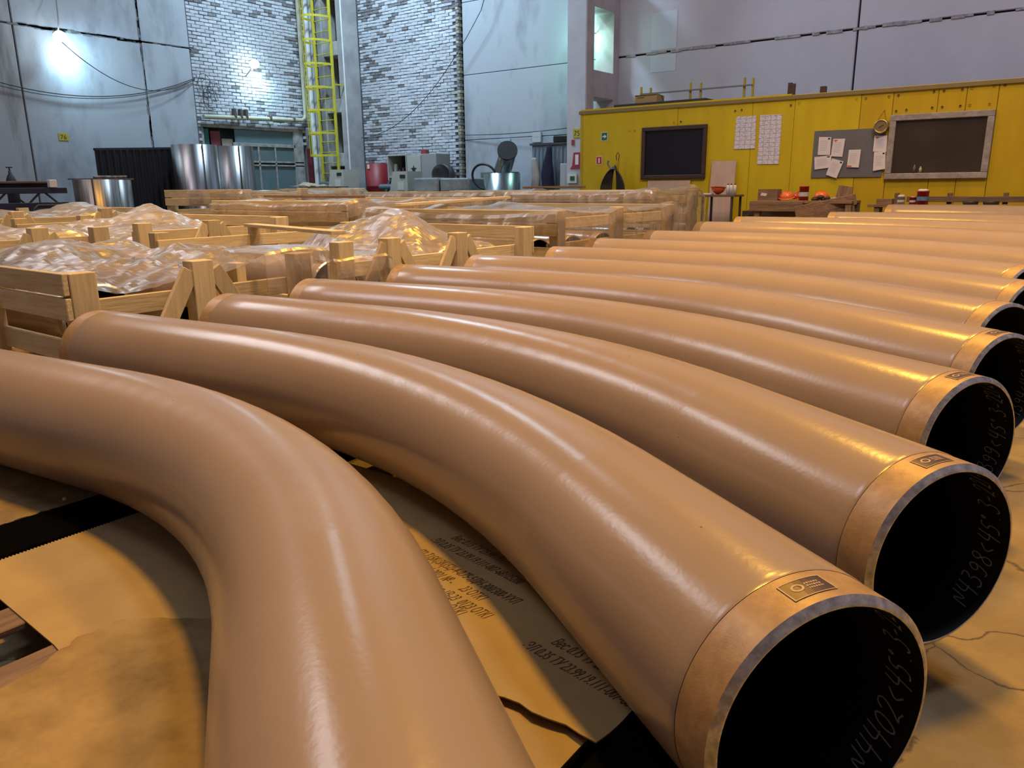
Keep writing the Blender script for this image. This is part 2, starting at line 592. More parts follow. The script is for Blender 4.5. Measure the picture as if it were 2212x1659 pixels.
for (y0, y1, z0, z1) in [(14.0, 15.0, 2.7, 3.08), (15.0, 16.05, 2.7, 3.08), (14.0, 14.72, 2.19, 2.6), (14.78, 15.32, 2.19, 2.6), (15.37, 16.05, 2.19, 2.6), (14.0, 14.72, .5, 2.04), (14.78, 15.32, .5, 2.04), (15.37, 16.05, .5, 2.04)]:
    MB().box(-20.545, -20.537, y0, y1, z0, z1).build('pane', GL, win)
for (y0, y1, z0, z1, cc, nm) in [(14.15, 14.5, 2.2, 2.5, (.16, .03, .04, 1), 'red_pipe_end'), (14.95, 15.3, 2.2, 2.52, (.22, .03, .045, 1), 'red_pipe_end2'), (14.85, 15.2, .9, 1.9, (.12, .12, .13, 1), 'grey_plate')]:
    MB().box(-20.80, -20.72, y0, y1, z0, z1, 0.03).build('stored_plate', mat(nm, cc, .6), win)
# skirting trim under the gate: red post and green flap beside the window
MB().box(-20.44, -20.38, 16.50, 16.72, 0.3, 2.6).build('red_post', mat('red_post_paint', (0.20, 0.03, 0.05, 1), 0.6, var=.3), win)
g = MB()
g.add([(-20.36, 16.55, 3.0), (-20.36, 17.02, 2.95), (-20.36, 17.02, 1.2), (-20.36, 16.92, 1.2), (-20.39, 16.55, 3.0), (-20.39, 17.02, 2.95), (-20.39, 17.02, 1.2), (-20.39, 16.92, 1.2)],
      [(0, 1, 2, 3), (7, 6, 5, 4), (0, 4, 5, 1), (1, 5, 6, 2), (2, 6, 7, 3), (3, 7, 4, 0)])
g.build('green_flap', mat('green_tarp', (0.02, 0.07, 0.075, 1), 0.6), win)

# ================================================================== THE PIPE BENDS
def coat_material(seed):
    m = bpy.data.materials.new('brown_epoxy_coating')
    m.use_nodes = True
    N, Lk = m.node_tree.nodes, m.node_tree.links
    b = N['Principled BSDF']
    tc = N.new('ShaderNodeTexCoord')
    n1 = N.new('ShaderNodeTexNoise')
    n1.inputs['Scale'].default_value = 2.2
    n1.inputs['Detail'].default_value = 5
    Lk.new(tc.outputs['Object'], n1.inputs['Vector'])
    r1 = N.new('ShaderNodeValToRGB')
    r1.color_ramp.elements[0].position = 0.3
    r1.color_ramp.elements[1].position = 0.7
    r1.color_ramp.elements[0].color = (0.275, 0.205, 0.152, 1)
    r1.color_ramp.elements[1].color = (0.298, 0.223, 0.165, 1)
    Lk.new(n1.outputs['Fac'], r1.inputs['Fac'])
    # tiny dark specks of dirt
    vo = N.new('ShaderNodeTexVoronoi')
    vo.inputs['Scale'].default_value = 7
    Lk.new(tc.outputs['Object'], vo.inputs['Vector'])
    r2 = N.new('ShaderNodeValToRGB')
    r2.color_ramp.elements[0].position = 0.018
    r2.color_ramp.elements[1].position = 0.026
    Lk.new(vo.outputs['Distance'], r2.inputs['Fac'])
    mx = N.new('ShaderNodeMix')
    mx.data_type = 'RGBA'
    mx.inputs[6].default_value = (0.10, 0.06, 0.04, 1)
    Lk.new(r2.outputs['Color'], mx.inputs[0])
    Lk.new(r1.outputs['Color'], mx.inputs[7])
    Lk.new(mx.outputs[2], b.inputs['Base Color'])
    b.inputs['Roughness'].default_value = 0.24
    b.inputs['Specular IOR Level'].default_value = 0.5
    # orange-peel
    n3 = N.new('ShaderNodeTexNoise')
    n3.inputs['Scale'].default_value = 55
    n3.inputs['Detail'].default_value = 2
    Lk.new(tc.outputs['Object'], n3.inputs['Vector'])
    bp = N.new('ShaderNodeBump')
    bp.inputs['Strength'].default_value = 0.10
    bp.inputs['Distance'].default_value = 0.004
    Lk.new(n3.outputs['Fac'], bp.inputs['Height'])
    Lk.new(bp.outputs['Normal'], b.inputs['Normal'])
    return m

COAT = coat_material(1)
BARE = mat('primed_bare_end', (0.40, 0.265, 0.13, 1), 0.42, col2=(0.30, 0.185, 0.085, 1), vscale=30, vdetail=8, bump=0.06, bscale=220, metal=0.15)
RUSTY = mat('dark_bare_end', (0.20, 0.12, 0.06, 1), 0.5, var=0.4, vscale=8, metal=0.2)
RIM = mat('machined_steel_bevel', (0.80, 0.80, 0.82, 1), 0.38, metal=1.0, col2=(0.42, 0.42, 0.45, 1), vscale=38, vdetail=3, bump=0.3, bscale=40)
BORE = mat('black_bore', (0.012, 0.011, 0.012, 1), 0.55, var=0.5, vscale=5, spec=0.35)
CHALK = mat('chalk_line', (0.34, 0.36, 0.38, 1), 0.95, spec=0.1, var=0.35, vscale=60)
STAMP_D = mat('stamp_plate_dark', (0.09, 0.058, 0.048, 1), 0.35, metal=.4, var=.3, vscale=40)
STAMP_L = mat('stamp_line_pale', (0.40, 0.29, 0.20, 1), 0.5)

def pipe_path(Bp, t, L2, L1, Rb, ang, arc_n=44):
    """centre line from end B back to end A: list of (point, tangent A->B, s from B)"""
    B = Vector(Bp)
    t = Vector((t[0], t[1], 0)).normalized()
    pts = []
    s = 0.0
    rn = Vector((t.y, -t.x, 0))          # right of travel
    C2 = B - t * L2
    O = C2 + rn * Rb
    for k in range(arc_n + 1):
        a = ang * k / arc_n
        rel = Matrix.Rotation(a, 3, 'Z') @ (C2 - O)
        tg = Matrix.Rotation(a, 3, 'Z') @ t
        pts.append((O + rel, tg, L2 + Rb * a))
    t1 = pts[-1][1]
    A = pts[-1][0] - t1 * L1
    return B, t, pts, A, t1

def sweep(mb, secs, n=72, smooth=True):
    """secs: (point, tangent, radius) rings"""
    vs, fs = [], []
    up = Vector((0, 0, 1))
    for p, tg, r in secs:
        s = tg.cross(up)
        for k in range(n):
            a = 2 * math.pi * k / n
            vs.append(p + (s * math.cos(a) + up * math.sin(a)) * r)
    for i in range(len(secs) - 1):
        for k in range(n):
            fs.append((i * n + k, (i + 1) * n + k, (i + 1) * n + (k + 1) % n, i * n + (k + 1) % n))
    mb.add(vs, fs, smooth)
    return mb

STROKES = {
    'N': [[(0, 0), (.02, .95), (.42, .1), (.5, 1.05)]],
    '4': [[(.12, 1.0), (.0, .42), (.5, .46)], [(.46, 1.0), (.36, -.08)]],
    '0': [[(.3, 1.0), (.08, .85), (.0, .45), (.12, .05), (.34, .05), (.5, .45), (.46, .85), (.3, 1.0)]],
    '2': [[(.0, .75), (.1, .98), (.36, 1.0), (.46, .75), (.3, .4), (.0, .02), (.2, .12), (.5, .0)]],
    '3': [[(.05, .95), (.35, 1.0), (.42, .78), (.16, .56), (.44, .46), (.46, .15), (.2, -.02), (.0, .12)]],
    '9': [[(.46, .72), (.28, .52), (.06, .6), (.06, .88), (.28, 1.02), (.46, .86), (.44, .4), (.3, .02), (.06, .05)]],
    '8': [[(.3, .54), (.06, .72), (.14, .98), (.4, .96), (.44, .72), (.3, .54), (.04, .3), (.14, .02), (.42, .06), (.48, .32), (.3, .54)]],
    '5': [[(.48, 1.0), (.14, .98), (.08, .6), (.34, .62), (.46, .36), (.34, .04), (.02, .04)]],
    '<': [[(.4, .75), (.02, .42), (.42, .15)]],
    'o': [[(.1, 1.05), (.0, .92), (.1, .8), (.2, .92), (.1, 1.05)]],
    '-': [[(.05, .42), (.4, .45)]],
    '.': [[(.08, .0), (.14, .04)]],
    '/': [[(.0, -.05), (.4, 1.0)]],
    '1': [[(.05, .75), (.25, 1.0), (.18, 0)]],
    ' ': [],
}

def chalk(text, C, t, r, a_start, depth, h, gap=0.22, lw=0.0045):
    """handwriting on the inside of the bore: advance runs round the bore, letter tops point into the pipe"""
    s = (-t).cross(Vector((0, 0, 1)))
    up = Vector((0, 0, 1))
    mb = MB()
    adv = 0.0
    rr = random.Random(len(text))
    for ch in text:
        wch = 0.5 if ch not in '.o ' else (0.25 if ch != ' ' else 0.15)
        sc = h * rr.uniform(.9, 1.1)
        for st in STROKES[ch]:
            # round the corners with subdivision
            pts = [Vector((x, y)) for x, y in st]
            for _ in range(2):
                q = [pts[0]]
                for i in range(len(pts) - 1):
                    q += [pts[i] * .75 + pts[i + 1] * .25, pts[i] * .25 + pts[i + 1] * .75]
                q.append(pts[-1])
                pts = q
            vs, fs = [], []
            for i, p in enumerate(pts):
                d = (pts[min(i + 1, len(pts) - 1)] - pts[max(i - 1, 0)]).normalized()
                nrm = Vector((-d.y, d.x)) * lw / 2 / sc
                for sg in (-1, 1):
                    q = p + nrm * sg
                    x = adv + (q.x * 0.70 + 0.16 * q.y) * sc
                    a = a_start + x / r
                    vs.append(C - t * (depth + q.y * sc) + (s * math.cos(a) + up * math.sin(a)) * r)
            for i in range(len(pts) - 1):
                fs.append((2 * i, 2 * i + 1, 2 * i + 3, 2 * i + 2))
            mb.add(vs, fs)
        adv += (wch + gap) * sc * 0.70
    return mb

def stamp(C, t, r, a0, a1, d0, d1, parent):
    s = (-t).cross(Vector((0, 0, 1)))
    up = Vector((0, 0, 1))
    def P(u, v, dr):
        a = a0 + (a1 - a0) * u
        return C - t * (d0 + (d1 - d0) * v) + (s * math.cos(a) + up * math.sin(a)) * (r + dr)
    def patch(mb, u0, u1, v0, v1, dr, n=6):
        vs, fs = [], []
        for i in range(n + 1):
            for v in (v0, v1):
                vs.append(P(u0 + (u1 - u0) * i / n, v, dr))
        for i in range(n):
            fs.append((2 * i, 2 * i + 1, 2 * i + 3, 2 * i + 2))
        mb.add(vs, fs)
    pl = MB()
    patch(pl, 0.0, 1, 0, 1, 0.0012)
    o = pl.build('maker_stamp', STAMP_D, parent)
    fr = MB()
    for (u0, u1, v0, v1) in [(0, 1, 0, .04), (0, 1, .96, 1), (0, .03, 0, 1), (.97, 1, 0, 1)]:
        patch(fr, u0, u1, v0, v1, 0.0018)
    # emblem ring and worn lines of print
    cx, cy = .30, .55
    for i in range(14):
        a, b = 2 * math.pi * i / 14, 2 * math.pi * (i + 1) / 14
        vs = [P(cx + math.cos(a) * q, cy + math.sin(a) * q * 1.5, .0018) for q in (.09, .14)] + [P(cx + math.cos(b) * q, cy + math.sin(b) * q * 1.5, .0018) for q in (.09, .14)]
        fr.add(vs, [(0, 1, 3, 2)])
    rr = random.Random(3)
    for ln in range(3):
        u = .5
        while u < .82:
            wv = rr.uniform(.02, .05)
            patch(fr, u, u + wv, .32 + ln * .15, .41 + ln * .15, .0018, 1)
            u += wv + .02
    fr.build('stamp_print', STAMP_L, o)

RO, RB, RI = 0.265, 0.2625, 0.2425
BAND = 0.112

def pipe_bend(Bp, t, L2, L1, Rb, ang, label, n=72, dark_a=False, note=None, a_start=-52, group='pipe bends lying in the row'):
    B, t, arc, A, t1 = pipe_path(Bp, t, L2, L1, Rb, ang)
    zb = Bp[2] - RO
    mid = arc[len(arc) // 2][0]
    root = thing('pipe_bend', label, 'pipe', (mid.x, mid.y, zb), group)
    secs = []
    def lin(p0, p1, tg, r0, k, seam=None):
        for i in range(k):
            secs.append((p0.lerp(p1, i / k), tg, r0))
    B1 = B - t * BAND
    A1 = A + t1 * BAND
    secs.append((B1 + t * 0.002, t, RB + .0006))
    secs.append((B1 - t * 0.004, t, RO))
    lin(B1 - t * 0.02, arc[0][0] + t * .02, t, RO, 5)
    # small upset ridge where the bend starts
    e = 0.0002
    for off, dr in ((.012, 0), (.006, e)):
        secs.append((arc[0][0] + t * off, t, RO + dr))
    for i, (p, tg, s) in enumerate(arc):
        # hot bending leaves very slight waves
        secs.append((p, tg, RO + (0.0 if i in (0, len(arc) - 1) else 0.0006 * math.sin(i * 2.1))))
    for off, dr in ((.006, e), (.012, 0)):
        secs.append((arc[-1][0] - t1 * off, t1, RO + dr))
    lin(arc[-1][0] - t1 * .02, A1 + t1 * .02, t1, RO, 5)
    secs.append((A1 + t1 * 0.004, t1, RO))
    secs.append((A1 - t1 * 0.002, t1, RB + .0006))
    sweep(MB(), secs, n).build('coated_body', COAT, root)
    # bare ends, bevelled rims, bore
    sweep(MB(), [(B1 + t * .003, t, RB), (B - t * .012, t, RB)], n).build('bare_end', BARE, root)
    sweep(MB(), [(A + t1 * .012, t1, RB), (A1 - t1 * .003, t1, RB)], n).build('bare_end', RUSTY if dark_a else BARE, root)
    sweep(MB(), [(B - t * .012, t, RB), (B - t * .001, t, RI + .006), (B, t, RI + .004), (B, t, RI + .001), (B - t * .001, t, RI)], n, False).build('bevelled_rim', RIM, root)
    sweep(MB(), [(A + t1 * .001, t1, RI), (A, t1, RI + .001), (A, t1, RI + .004), (A + t1 * .001, t1, RI + .006), (A + t1 * .012, t1, RB)], n, False).build('bevelled_rim', RIM, root)
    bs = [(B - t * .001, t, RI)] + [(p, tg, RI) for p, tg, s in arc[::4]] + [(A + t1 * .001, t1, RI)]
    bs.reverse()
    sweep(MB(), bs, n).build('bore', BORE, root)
    if note:
        chalk(note, B, t, RI - .0012, math.radians(a_start), 0.03, 0.062).build('chalk_number', CHALK, root)
        stamp(B, t, RB, math.radians(105), math.radians(84), .034, .088, root)
    return root

ORD = ['nearest', 'second', 'third', 'fourth', 'fifth', 'sixth', 'seventh', 'eighth', 'ninth', 'tenth', 'eleventh', 'twelfth', 'farthest']
PIPES = [
    ((-0.484, 0.471, 0.395), (0.8276, -0.5613), 0.950, 1.300, 2.905, 0.7250),
    ((-0.279, 1.346, 0.400), (0.8432, -0.5376), 0.882, 1.398, 3.922, 0.68),
    ((-0.203, 2.171, 0.420), (0.8483, -0.5296), 0.960, 1.276, 3.922, 0.68),
    ((-0.265, 3.136, 0.447), (0.8762, -0.4820), 1.012, 1.165, 3.922, 0.68),
    ((-0.248, 4.163, 0.446), (0.8637, -0.5039), 1.165, 1.259, 3.922, 0.68),
    ((-0.325, 5.105, 0.462), (0.8495, -0.5277), 1.004, 1.279, 3.922, 0.68),
    ((-0.273, 6.141, 0.480), (0.8394, -0.5435), 0.934, 1.188, 3.922, 0.68),
    ((-0.348, 7.089, 0.501), (0.8272, -0.5619), 1.023, 1.226, 3.922, 0.68),
    ((-0.213, 7.941, 0.560), (0.8190, -0.5738), 0.897, 1.151, 3.922, 0.68),
    ((-0.053, 8.813, 0.631), (0.7942, -0.6076), 0.894, 1.149, 3.922, 0.68),
    ((0.145, 9.711, 0.672), (0.8083, -0.5888), 0.883, 1.090, 3.922, 0.68),
    ((0.512, 10.730, 0.715), (0.8109, -0.5852), 0.841, 0.483, 3.922, 0.68),
    ((0.827, 11.709, 0.786), (0.7231, -0.6907), 0.845, 0.519, 3.922, 0.68)]
LBL = ['brown coated pipe bend nearest the camera, cut off by the lower edge',
       'brown coated pipe bend with N4402 chalked inside its open end',
       'brown coated pipe bend with N4398 chalked inside its open end',
       'brown coated pipe bend with 4399 chalked inside its open end',
       'brown coated pipe bend whose open end shows at the right edge, fifth from camera']
NOTES = [None, 'N4402<45o.3-22/20', 'N4398<45o.3-22/20', 'N4399<45o.3-22/20', 'N4394<45o.3-22/20']
def pipe_y_at(spec, xq):
    B, t, arc, A, t1 = pipe_path(*spec)
    best = None
    pts = [B.lerp(arc[0][0], k / 20) for k in range(21)] + [a[0] for a in arc] + [arc[-1][0].lerp(A, k / 20) for k in range(21)]
    return min(pts, key=lambda p: abs(p.x - xq))

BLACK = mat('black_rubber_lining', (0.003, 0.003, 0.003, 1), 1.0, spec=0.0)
for i, sp in enumerate(PIPES):
    lab = LBL[i] if i < 5 else 'brown coated pipe bend lying in the row, %s from the camera' % ORD[i]
    if i == 12:
        lab = 'brown coated pipe bend farthest from the camera, closest to the yellow cabin'
    pipe_bend(*sp, label=lab, n=80 if i < 5 else 56, dark_a=(i in (7, 8, 9)), note=NOTES[i] if i < 5 else None)

# black support beams under the row and timber packers on them
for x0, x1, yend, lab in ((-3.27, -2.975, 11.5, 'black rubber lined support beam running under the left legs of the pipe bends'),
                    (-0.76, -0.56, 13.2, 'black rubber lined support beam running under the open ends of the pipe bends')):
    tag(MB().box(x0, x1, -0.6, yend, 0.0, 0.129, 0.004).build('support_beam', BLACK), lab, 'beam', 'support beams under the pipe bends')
for i, sp in enumerate(PIPES):
    zb = sp[0][2] - RO
    if zb - 0.129 < 0.012:
        continue
    for (x0, x1, side) in ((-3.25, -3.0, 'left leg'), (-0.74, -0.58, 'open end')):
        zq = 0.129
        if i >= 11 and side == 'left leg':
            x0, x1, zq = -2.45, -2.2, 0.0
        p = pipe_y_at(sp, (x0 + x1) / 2)
        yc = p.y
        mb = MB()
        # packer with a shallow V so the pipe cannot roll
        zt = zb + 0.012
        mb.box(x0, x1, yc - 0.16, yc + 0.16, zq, max(0.132, zb - .002), 0.004)
        for sg in (-1, 1):
            mb.add([(x0, yc + sg * .09, zb - .002), (x1, yc + sg * .09, zb - .002), (x1, yc + sg * .16, zb - .002), (x0, yc + sg * .16, zb - .002), (x0, yc + sg * .16, zb + .045), (x1, yc + sg * .16, zb + .045)],
                   [(0, 1, 5, 4), (3, 4, 5, 2), (0, 4, 3), (1, 2, 5)])
        tag(mb.build('timber_packer', wood(1, 'old')), 'timber packer under the %s of the %s pipe bend' % (side, ORD[i]), 'packer', 'timber packers under the pipe bends')

# ---------------------------------------------------------- pallets and cardboard under the nearest pipes
def pallet(x0, x1, y0, y1, label, z=0.0, tone='dark', slats=7, group=None, along='y', h=0.113, sw=None):
    p = thing('pallet', label, 'pallet', ((x0 + x1) / 2, (y0 + y1) / 2, z), group)
    if along == 'y':
        n = slats
        w = sw or 0.14
        for i in range(n):
            x = x0 + (x1 - x0 - w) * i / (n - 1)
            MB().box(x, x + w, y0, y1, z + h - .022, z + h, 0.003).build('deck_board', wood(1, tone), p)
        for k in range(3):
            y = y0 + (y1 - y0 - .1) * k / 2
            MB().box(x0, x1, y, y + .1, z + .022, z + h - .022, 0.003).build('bearer', wood(0, tone), p)
        for k in range(3):
            x = x0 + (x1 - x0 - .1) * k / 2
            MB().box(x, x + .1, y0, y1, z, z + .022, 0.003).build('bottom_board', wood(1, tone), p)
    return p

pallet(-2.93, -0.80, -0.45, 2.35, 'dark wooden pallet with wide gaps under the cardboard by the nearest pipe', slats=7)
pallet(-5.0, -3.32, -0.45, 2.15, 'dark wooden pallet left of the black beam under the nearest pipe', slats=6)

CARD = mat('cardboard', (0.37, 0.27, 0.12, 1), 0.85, col2=(0.30, 0.21, 0.095, 1), vscale=2.2, vdetail=9, bump=0.12, bscale=120, spec=0.2, vlo=.3, vhi=.62)
CARD_D = mat('dirty_cardboard', (0.34, 0.24, 0.105, 1), 0.9, col2=(0.15, 0.10, 0.045, 1), vscale=3.4, vdetail=10, bump=0.3, bscale=30, spec=0.15, vlo=.32, vhi=.66)
INK = mat('print_ink', (0.10, 0.06, 0.03, 1), 0.9, spec=0.1)

def sheet(poly, z, t, m, label, name='cardboard_sheet'):
    return tag(MB().prism(poly, z, z + t).build(name, m), label, 'cardboard')

def torn(pts, amp, step, seed):
    rr = random.Random(seed)
    out = []
    for i in range(len(pts) - 1):
        a, b = Vector(pts[i]), Vector(pts[i + 1])
        n = max(1, int((b - a).length / step))
        d = (b - a).normalized()
        nn = Vector((-d.y, d.x))
        for k in range(n):
            q = a.lerp(b, k / n) + nn * rr.uniform(-amp, amp)
            out.append((q.x, q.y))
    out.append(tuple(pts[-1]))
    return out

# sheet inside the crook of the nearest pipe: sawtooth edge along the black beam
edge = []
y = 0.80
while y < 2.3:
    edge += [(-2.974, y), (-2.962, y + .006)]
    y += .012
sheet([(-1.75, 2.3)] + list(reversed(edge)) + [(-2.25, .775), (-1.75, .72)], 0.1135, 0.005, CARD, 'clean cardboard sheet with sawtooth edge inside the crook of the nearest pipe bend')
# torn dirty sheet in the lower left corner, lying over it
tp = torn([(-2.05, .30), (-2.13, .59), (-2.17, .72), (-2.225, .83), (-2.215, .95), (-2.12, 1.03), (-2.04, 1.09), (-1.90, 1.20), (-1.5, 1.28)], .009, .02, 4)
sheet([(-0.85, 1.0), (-0.85, -.4), (-1.9, -.4)] + tp, 0.1190, 0.005, CARD_D, 'dirty torn cardboard sheet filling the lower left corner')
tp = torn([(-3.285, 2.1), (-3.30, 1.5), (-3.27, 1.33), (-3.30, 1.18), (-3.285, 1.0), (-3.32, .6), (-3.3, .0)], .012, .02, 9)
sheet(tp + [(-4.9, 0.0), (-4.9, 2.1)], 0.1135, 0.005, CARD_D, 'torn cardboard sheet left of the black support beam')
# printed sheet between the first two pipes, its near edge lifted
k4 = MB()
nx, ny = 26, 26
vs = []
def k4z(x, y):
    l = max(0.0, 1 - (y - 1.325) / 0.16)
    e = max(0.0, min(1.0, (x + 1.22) / .2))
    return 0.1195 + 0.022 * l * l * e
for top in (1, 0):
    for i in range(nx + 1):
        for j in range(ny + 1):
            x = -1.945 + 1.185 * i / nx
            y = 1.325 + (0.008 * math.sin(i * 1.9) if j == 0 else 0) + 1.2 * (j / ny) ** 1.4
            vs.append((x, y, k4z(x, y) + (0.004 if top else 0)))
fs = []
S = (nx + 1) * (ny + 1)
for i in range(nx):
    for j in range(ny):
        a = i * (ny + 1) + j
        fs.append((a, a + ny + 1, a + ny + 2, a + 1))
        fs.append((S + a, S + a + 1, S + a + ny + 2, S + a + ny + 1))
for i in range(nx):
    a = i * (ny + 1)
    fs.append((a, S + a, S + a + ny + 1, a + ny + 1))
    a += ny
    fs.append((a, a + ny + 1, S + a + ny + 1, S + a))
for j in range(ny):
    fs.append((j, j + 1, S + j + 1, S + j))
    a = nx * (ny + 1) + j
    fs.append((a, S + a, S + a + 1, a + 1))
k4.add(vs, fs)
k4o = tag(k4.build('cardboard_sheet', CARD), 'printed cardboard sheet with lines of black lettering between the two nearest pipe bends', 'cardboard')
tx = Vector((0.988, -0.155, 0)).normalized()
ty = Vector((0.155, 0.988, 0)).normalized()
def printed(s, x, y, size):
    t = text_mesh(s, size, (0, 0, 0), (1, 0, 0), (0, 1, 0))
    out = []
    for p in t.v:
        q = Vector((x, y, 0)) + tx * (p[0] * 0.48 + p[1] * 0.22 + 0.03) + ty * p[1]
        out.append((q.x, q.y, k4z(q.x, q.y) + .0048))
    t.v = out
    t.build('printed_text', INK, k4o)
for s, x, y in [('Вес 0.15 ТУ 23.99.19.111', -1.80, 1.965), ('ЭЛ 0.35 ТУ 23.99.19.111-007-68105200', -1.85, 1.905),
                ('Э2 Т15К(3К(52)-4-0.75-5ДН-300/300-УХЛ', -1.83, 1.805), ('ТУ 004-2021 № -      23 ОТК1', -1.78, 1.735),
                ('14-М-2019 п.1В-23  0123 ОТК1', -1.72, 1.665), ('0.00   кг ОТК1', -1.60, 1.60),
                ('Вес 0.15 ТУ 23.99.19', -1.12, 1.62), ('ЭЛ 0.35 ТУ 23.99.19.111-007-68105200', -1.18, 1.560)]:
    printed(s, x, y, 0.058)
sheet(torn([(-1.9, 1.42), (-.80, 1.345)], .006, .03, 2) + [(-.80, 1.0), (-1.9, 1.0)], 0.1135, 0.005, CARD, 'plain cardboard sheet under the lifted edge of the printed one')
# loose crumbs of dirt are left to the material; one pebble shows by the black beam
pb = MB().sphere((-3.32, 1.28, 0.135), 0.011, 8, .7)
tag(pb.build('pebble', mat('pebble_grey', (.45, .45, .45, 1), .8)), 'small pale pebble at the edge of the black beam beside the nearest pipe', 'pebble')

# ================================================================== CRATES, FILM, PIPES IN THE CRATES
def crate(x0, x1, y0, y1, h, mids, label, tone='pale', near=(0.0, 0.16, 0.44, 0.62), far=(0.0, 0.16, 0.44, 0.62), rail_drop=0.22, brace=True, mids_x=(), mids_back=None):
    c = thing('crate', label, 'crate', ((x0 + x1) / 2, (y0 + y1) / 2, 0), 'wooden pipe crates standing in rows')
    ch = 0.005
    def B(nm, a0, a1, b0, b1, c0, c1, ax):
        j = R.uniform(-.004, .004)
        MB().box(a0 + j, a1 + j, b0 + j, b1 + j, c0, c1, ch).build(nm, wood(ax, tone), c)
    # skids and cradles
    for k in range(3):
        yy = y0 + .12 + (y1 - y0 - .36) * k / 2
        B('skid', x0 + .1, x1 - .1, yy, yy + .12, 0.0, 0.10, 0)
    for k in range(3):
        xx = x0 + .45 + (x1 - x0 - 1.0) * k / 2
        B('cradle_board', xx, xx + .1, y0 + .1, y1 - .1, 0.10, 0.20, 1)
    pw, pd = 0.17, 0.13
    for xs, sx in ((x1, 1), (x0, -1)):
        xa, xb = (xs - pd, xs) if sx > 0 else (xs, xs + pd)
        # corner posts (two boards each) and mid posts
        for yy in (y0 + .04, y1 - .04 - pw):
            B('post', xa, xb, yy, yy + pw, 0.0, h - .004, 2)
        for ym in (mids if sx > 0 or mids_back is None else mids_back):
            B('post', xa, xb, ym - .085, ym + .085, 0.0, h + R.uniform(-.01, .02), 2)
            if brace and sx > 0:
                for sg in (-1, 1):
                    m = MB()
                    a = Vector((xs - .03, ym + sg * .09, h - .06))
                    b = Vector((xs - .03, ym + sg * .36, h - .50))
                    m.beam(a, b, 0.035, 0.13, up=(0, sg * .85, .52), ch=ch)
                    m.build('diagonal_brace', wood(2, tone), c)
        # rails along the face, fixed behind the posts
        xr0, xr1 = (xs - pd - .045, xs - pd - .005) if sx > 0 else (xs + pd + .005, xs + pd + .045)
        zt = h - (rail_drop if sx > 0 else 0.08)
        while zt > 0.25:
            B('rail', xr0, xr1, y0 + .045, y1 - .045, zt - .135, zt, 1)
            zt -= 0.30
    for ys, sy in ((y0, -1), (y1, 1)):
        ya, yb = (ys, ys + .038) if sy < 0 else (ys - .038, ys)
        for d in (near if sy < 0 else far):
            if h - d - .145 < .1:
                continue
            B('end_board', x0 + .005, x1 - .005, ya, yb, h - d - .145, h - d, 0)
        for xm in mids_x:
            B('post', xm - .07, xm + .07, ya - .06 if sy < 0 else ya, yb if sy < 0 else yb + .06, 0.02, h - .15, 2)
    return c

def film_material(name, tint, base, dif):
    m = bpy.data.materials.new(name)
    m.use_nodes = True
    N, Lk = m.node_tree.nodes, m.node_tree.links
    N.remove(N['Principled BSDF'])
    out = N['Material Output']
    tr = N.new('ShaderNodeBsdfTransparent')
    tr.inputs['Color'].default_value = tint
    gl = N.new('ShaderNodeBsdfGlossy')
    gl.inputs['Roughness'].default_value = 0.31
    gl.inputs['Color'].default_value = (1, 1, 1, 1)
    df = N.new('ShaderNodeBsdfDiffuse')
    df.inputs['Color'].default_value = (0.80, 0.72, 0.66, 1)
    lw = N.new('ShaderNodeLayerWeight')
    lw.inputs['Blend'].default_value = 0.35
    mr = N.new('ShaderNodeMapRange')
    mr.inputs['To Min'].default_value = base
    mr.inputs['To Max'].default_value = 0.85
    Lk.new(lw.outputs['Fresnel'], mr.inputs['Value'])
    m1 = N.new('ShaderNodeMixShader')
    m1.inputs[0].default_value = dif
    Lk.new(tr.outputs[0], m1.inputs[1])
    Lk.new(df.outputs[0], m1.inputs[2])
    m2 = N.new('ShaderNodeMixShader')
    Lk.new(mr.outputs[0], m2.inputs[0])
    Lk.new(m1.outputs[0], m2.inputs[1])
    Lk.new(gl.outputs[0], m2.inputs[2])
    Lk.new(m2.outputs[0], out.inputs['Surface'])
    return m

FILM = film_material('clear_plastic_film', (0.96, 0.93, 0.91, 1), 0.06, 0.12)

def ridge(x, y, s):
    """crumpled sheet: straight creases between cells, at three sizes"""
    wx = x + .25 * noise.noise(Vector((x * 1.3, y * 1.3, s)))
    wy = y + .25 * noise.noise(Vector((x * 1.3, y * 1.3, s + 9)))
    v = 0.0
    for fx, fy, a in ((1.5, 2.6, 1.0), (4.6, 3.2, .42), (7.0, 10.0, .20)):
        d = noise.voronoi(Vector((wx * fx + s * 7.1, wy * fy - s * 3.3, s)))[0]
        v += a * (d[0] * 1.5 - .6)
    return v

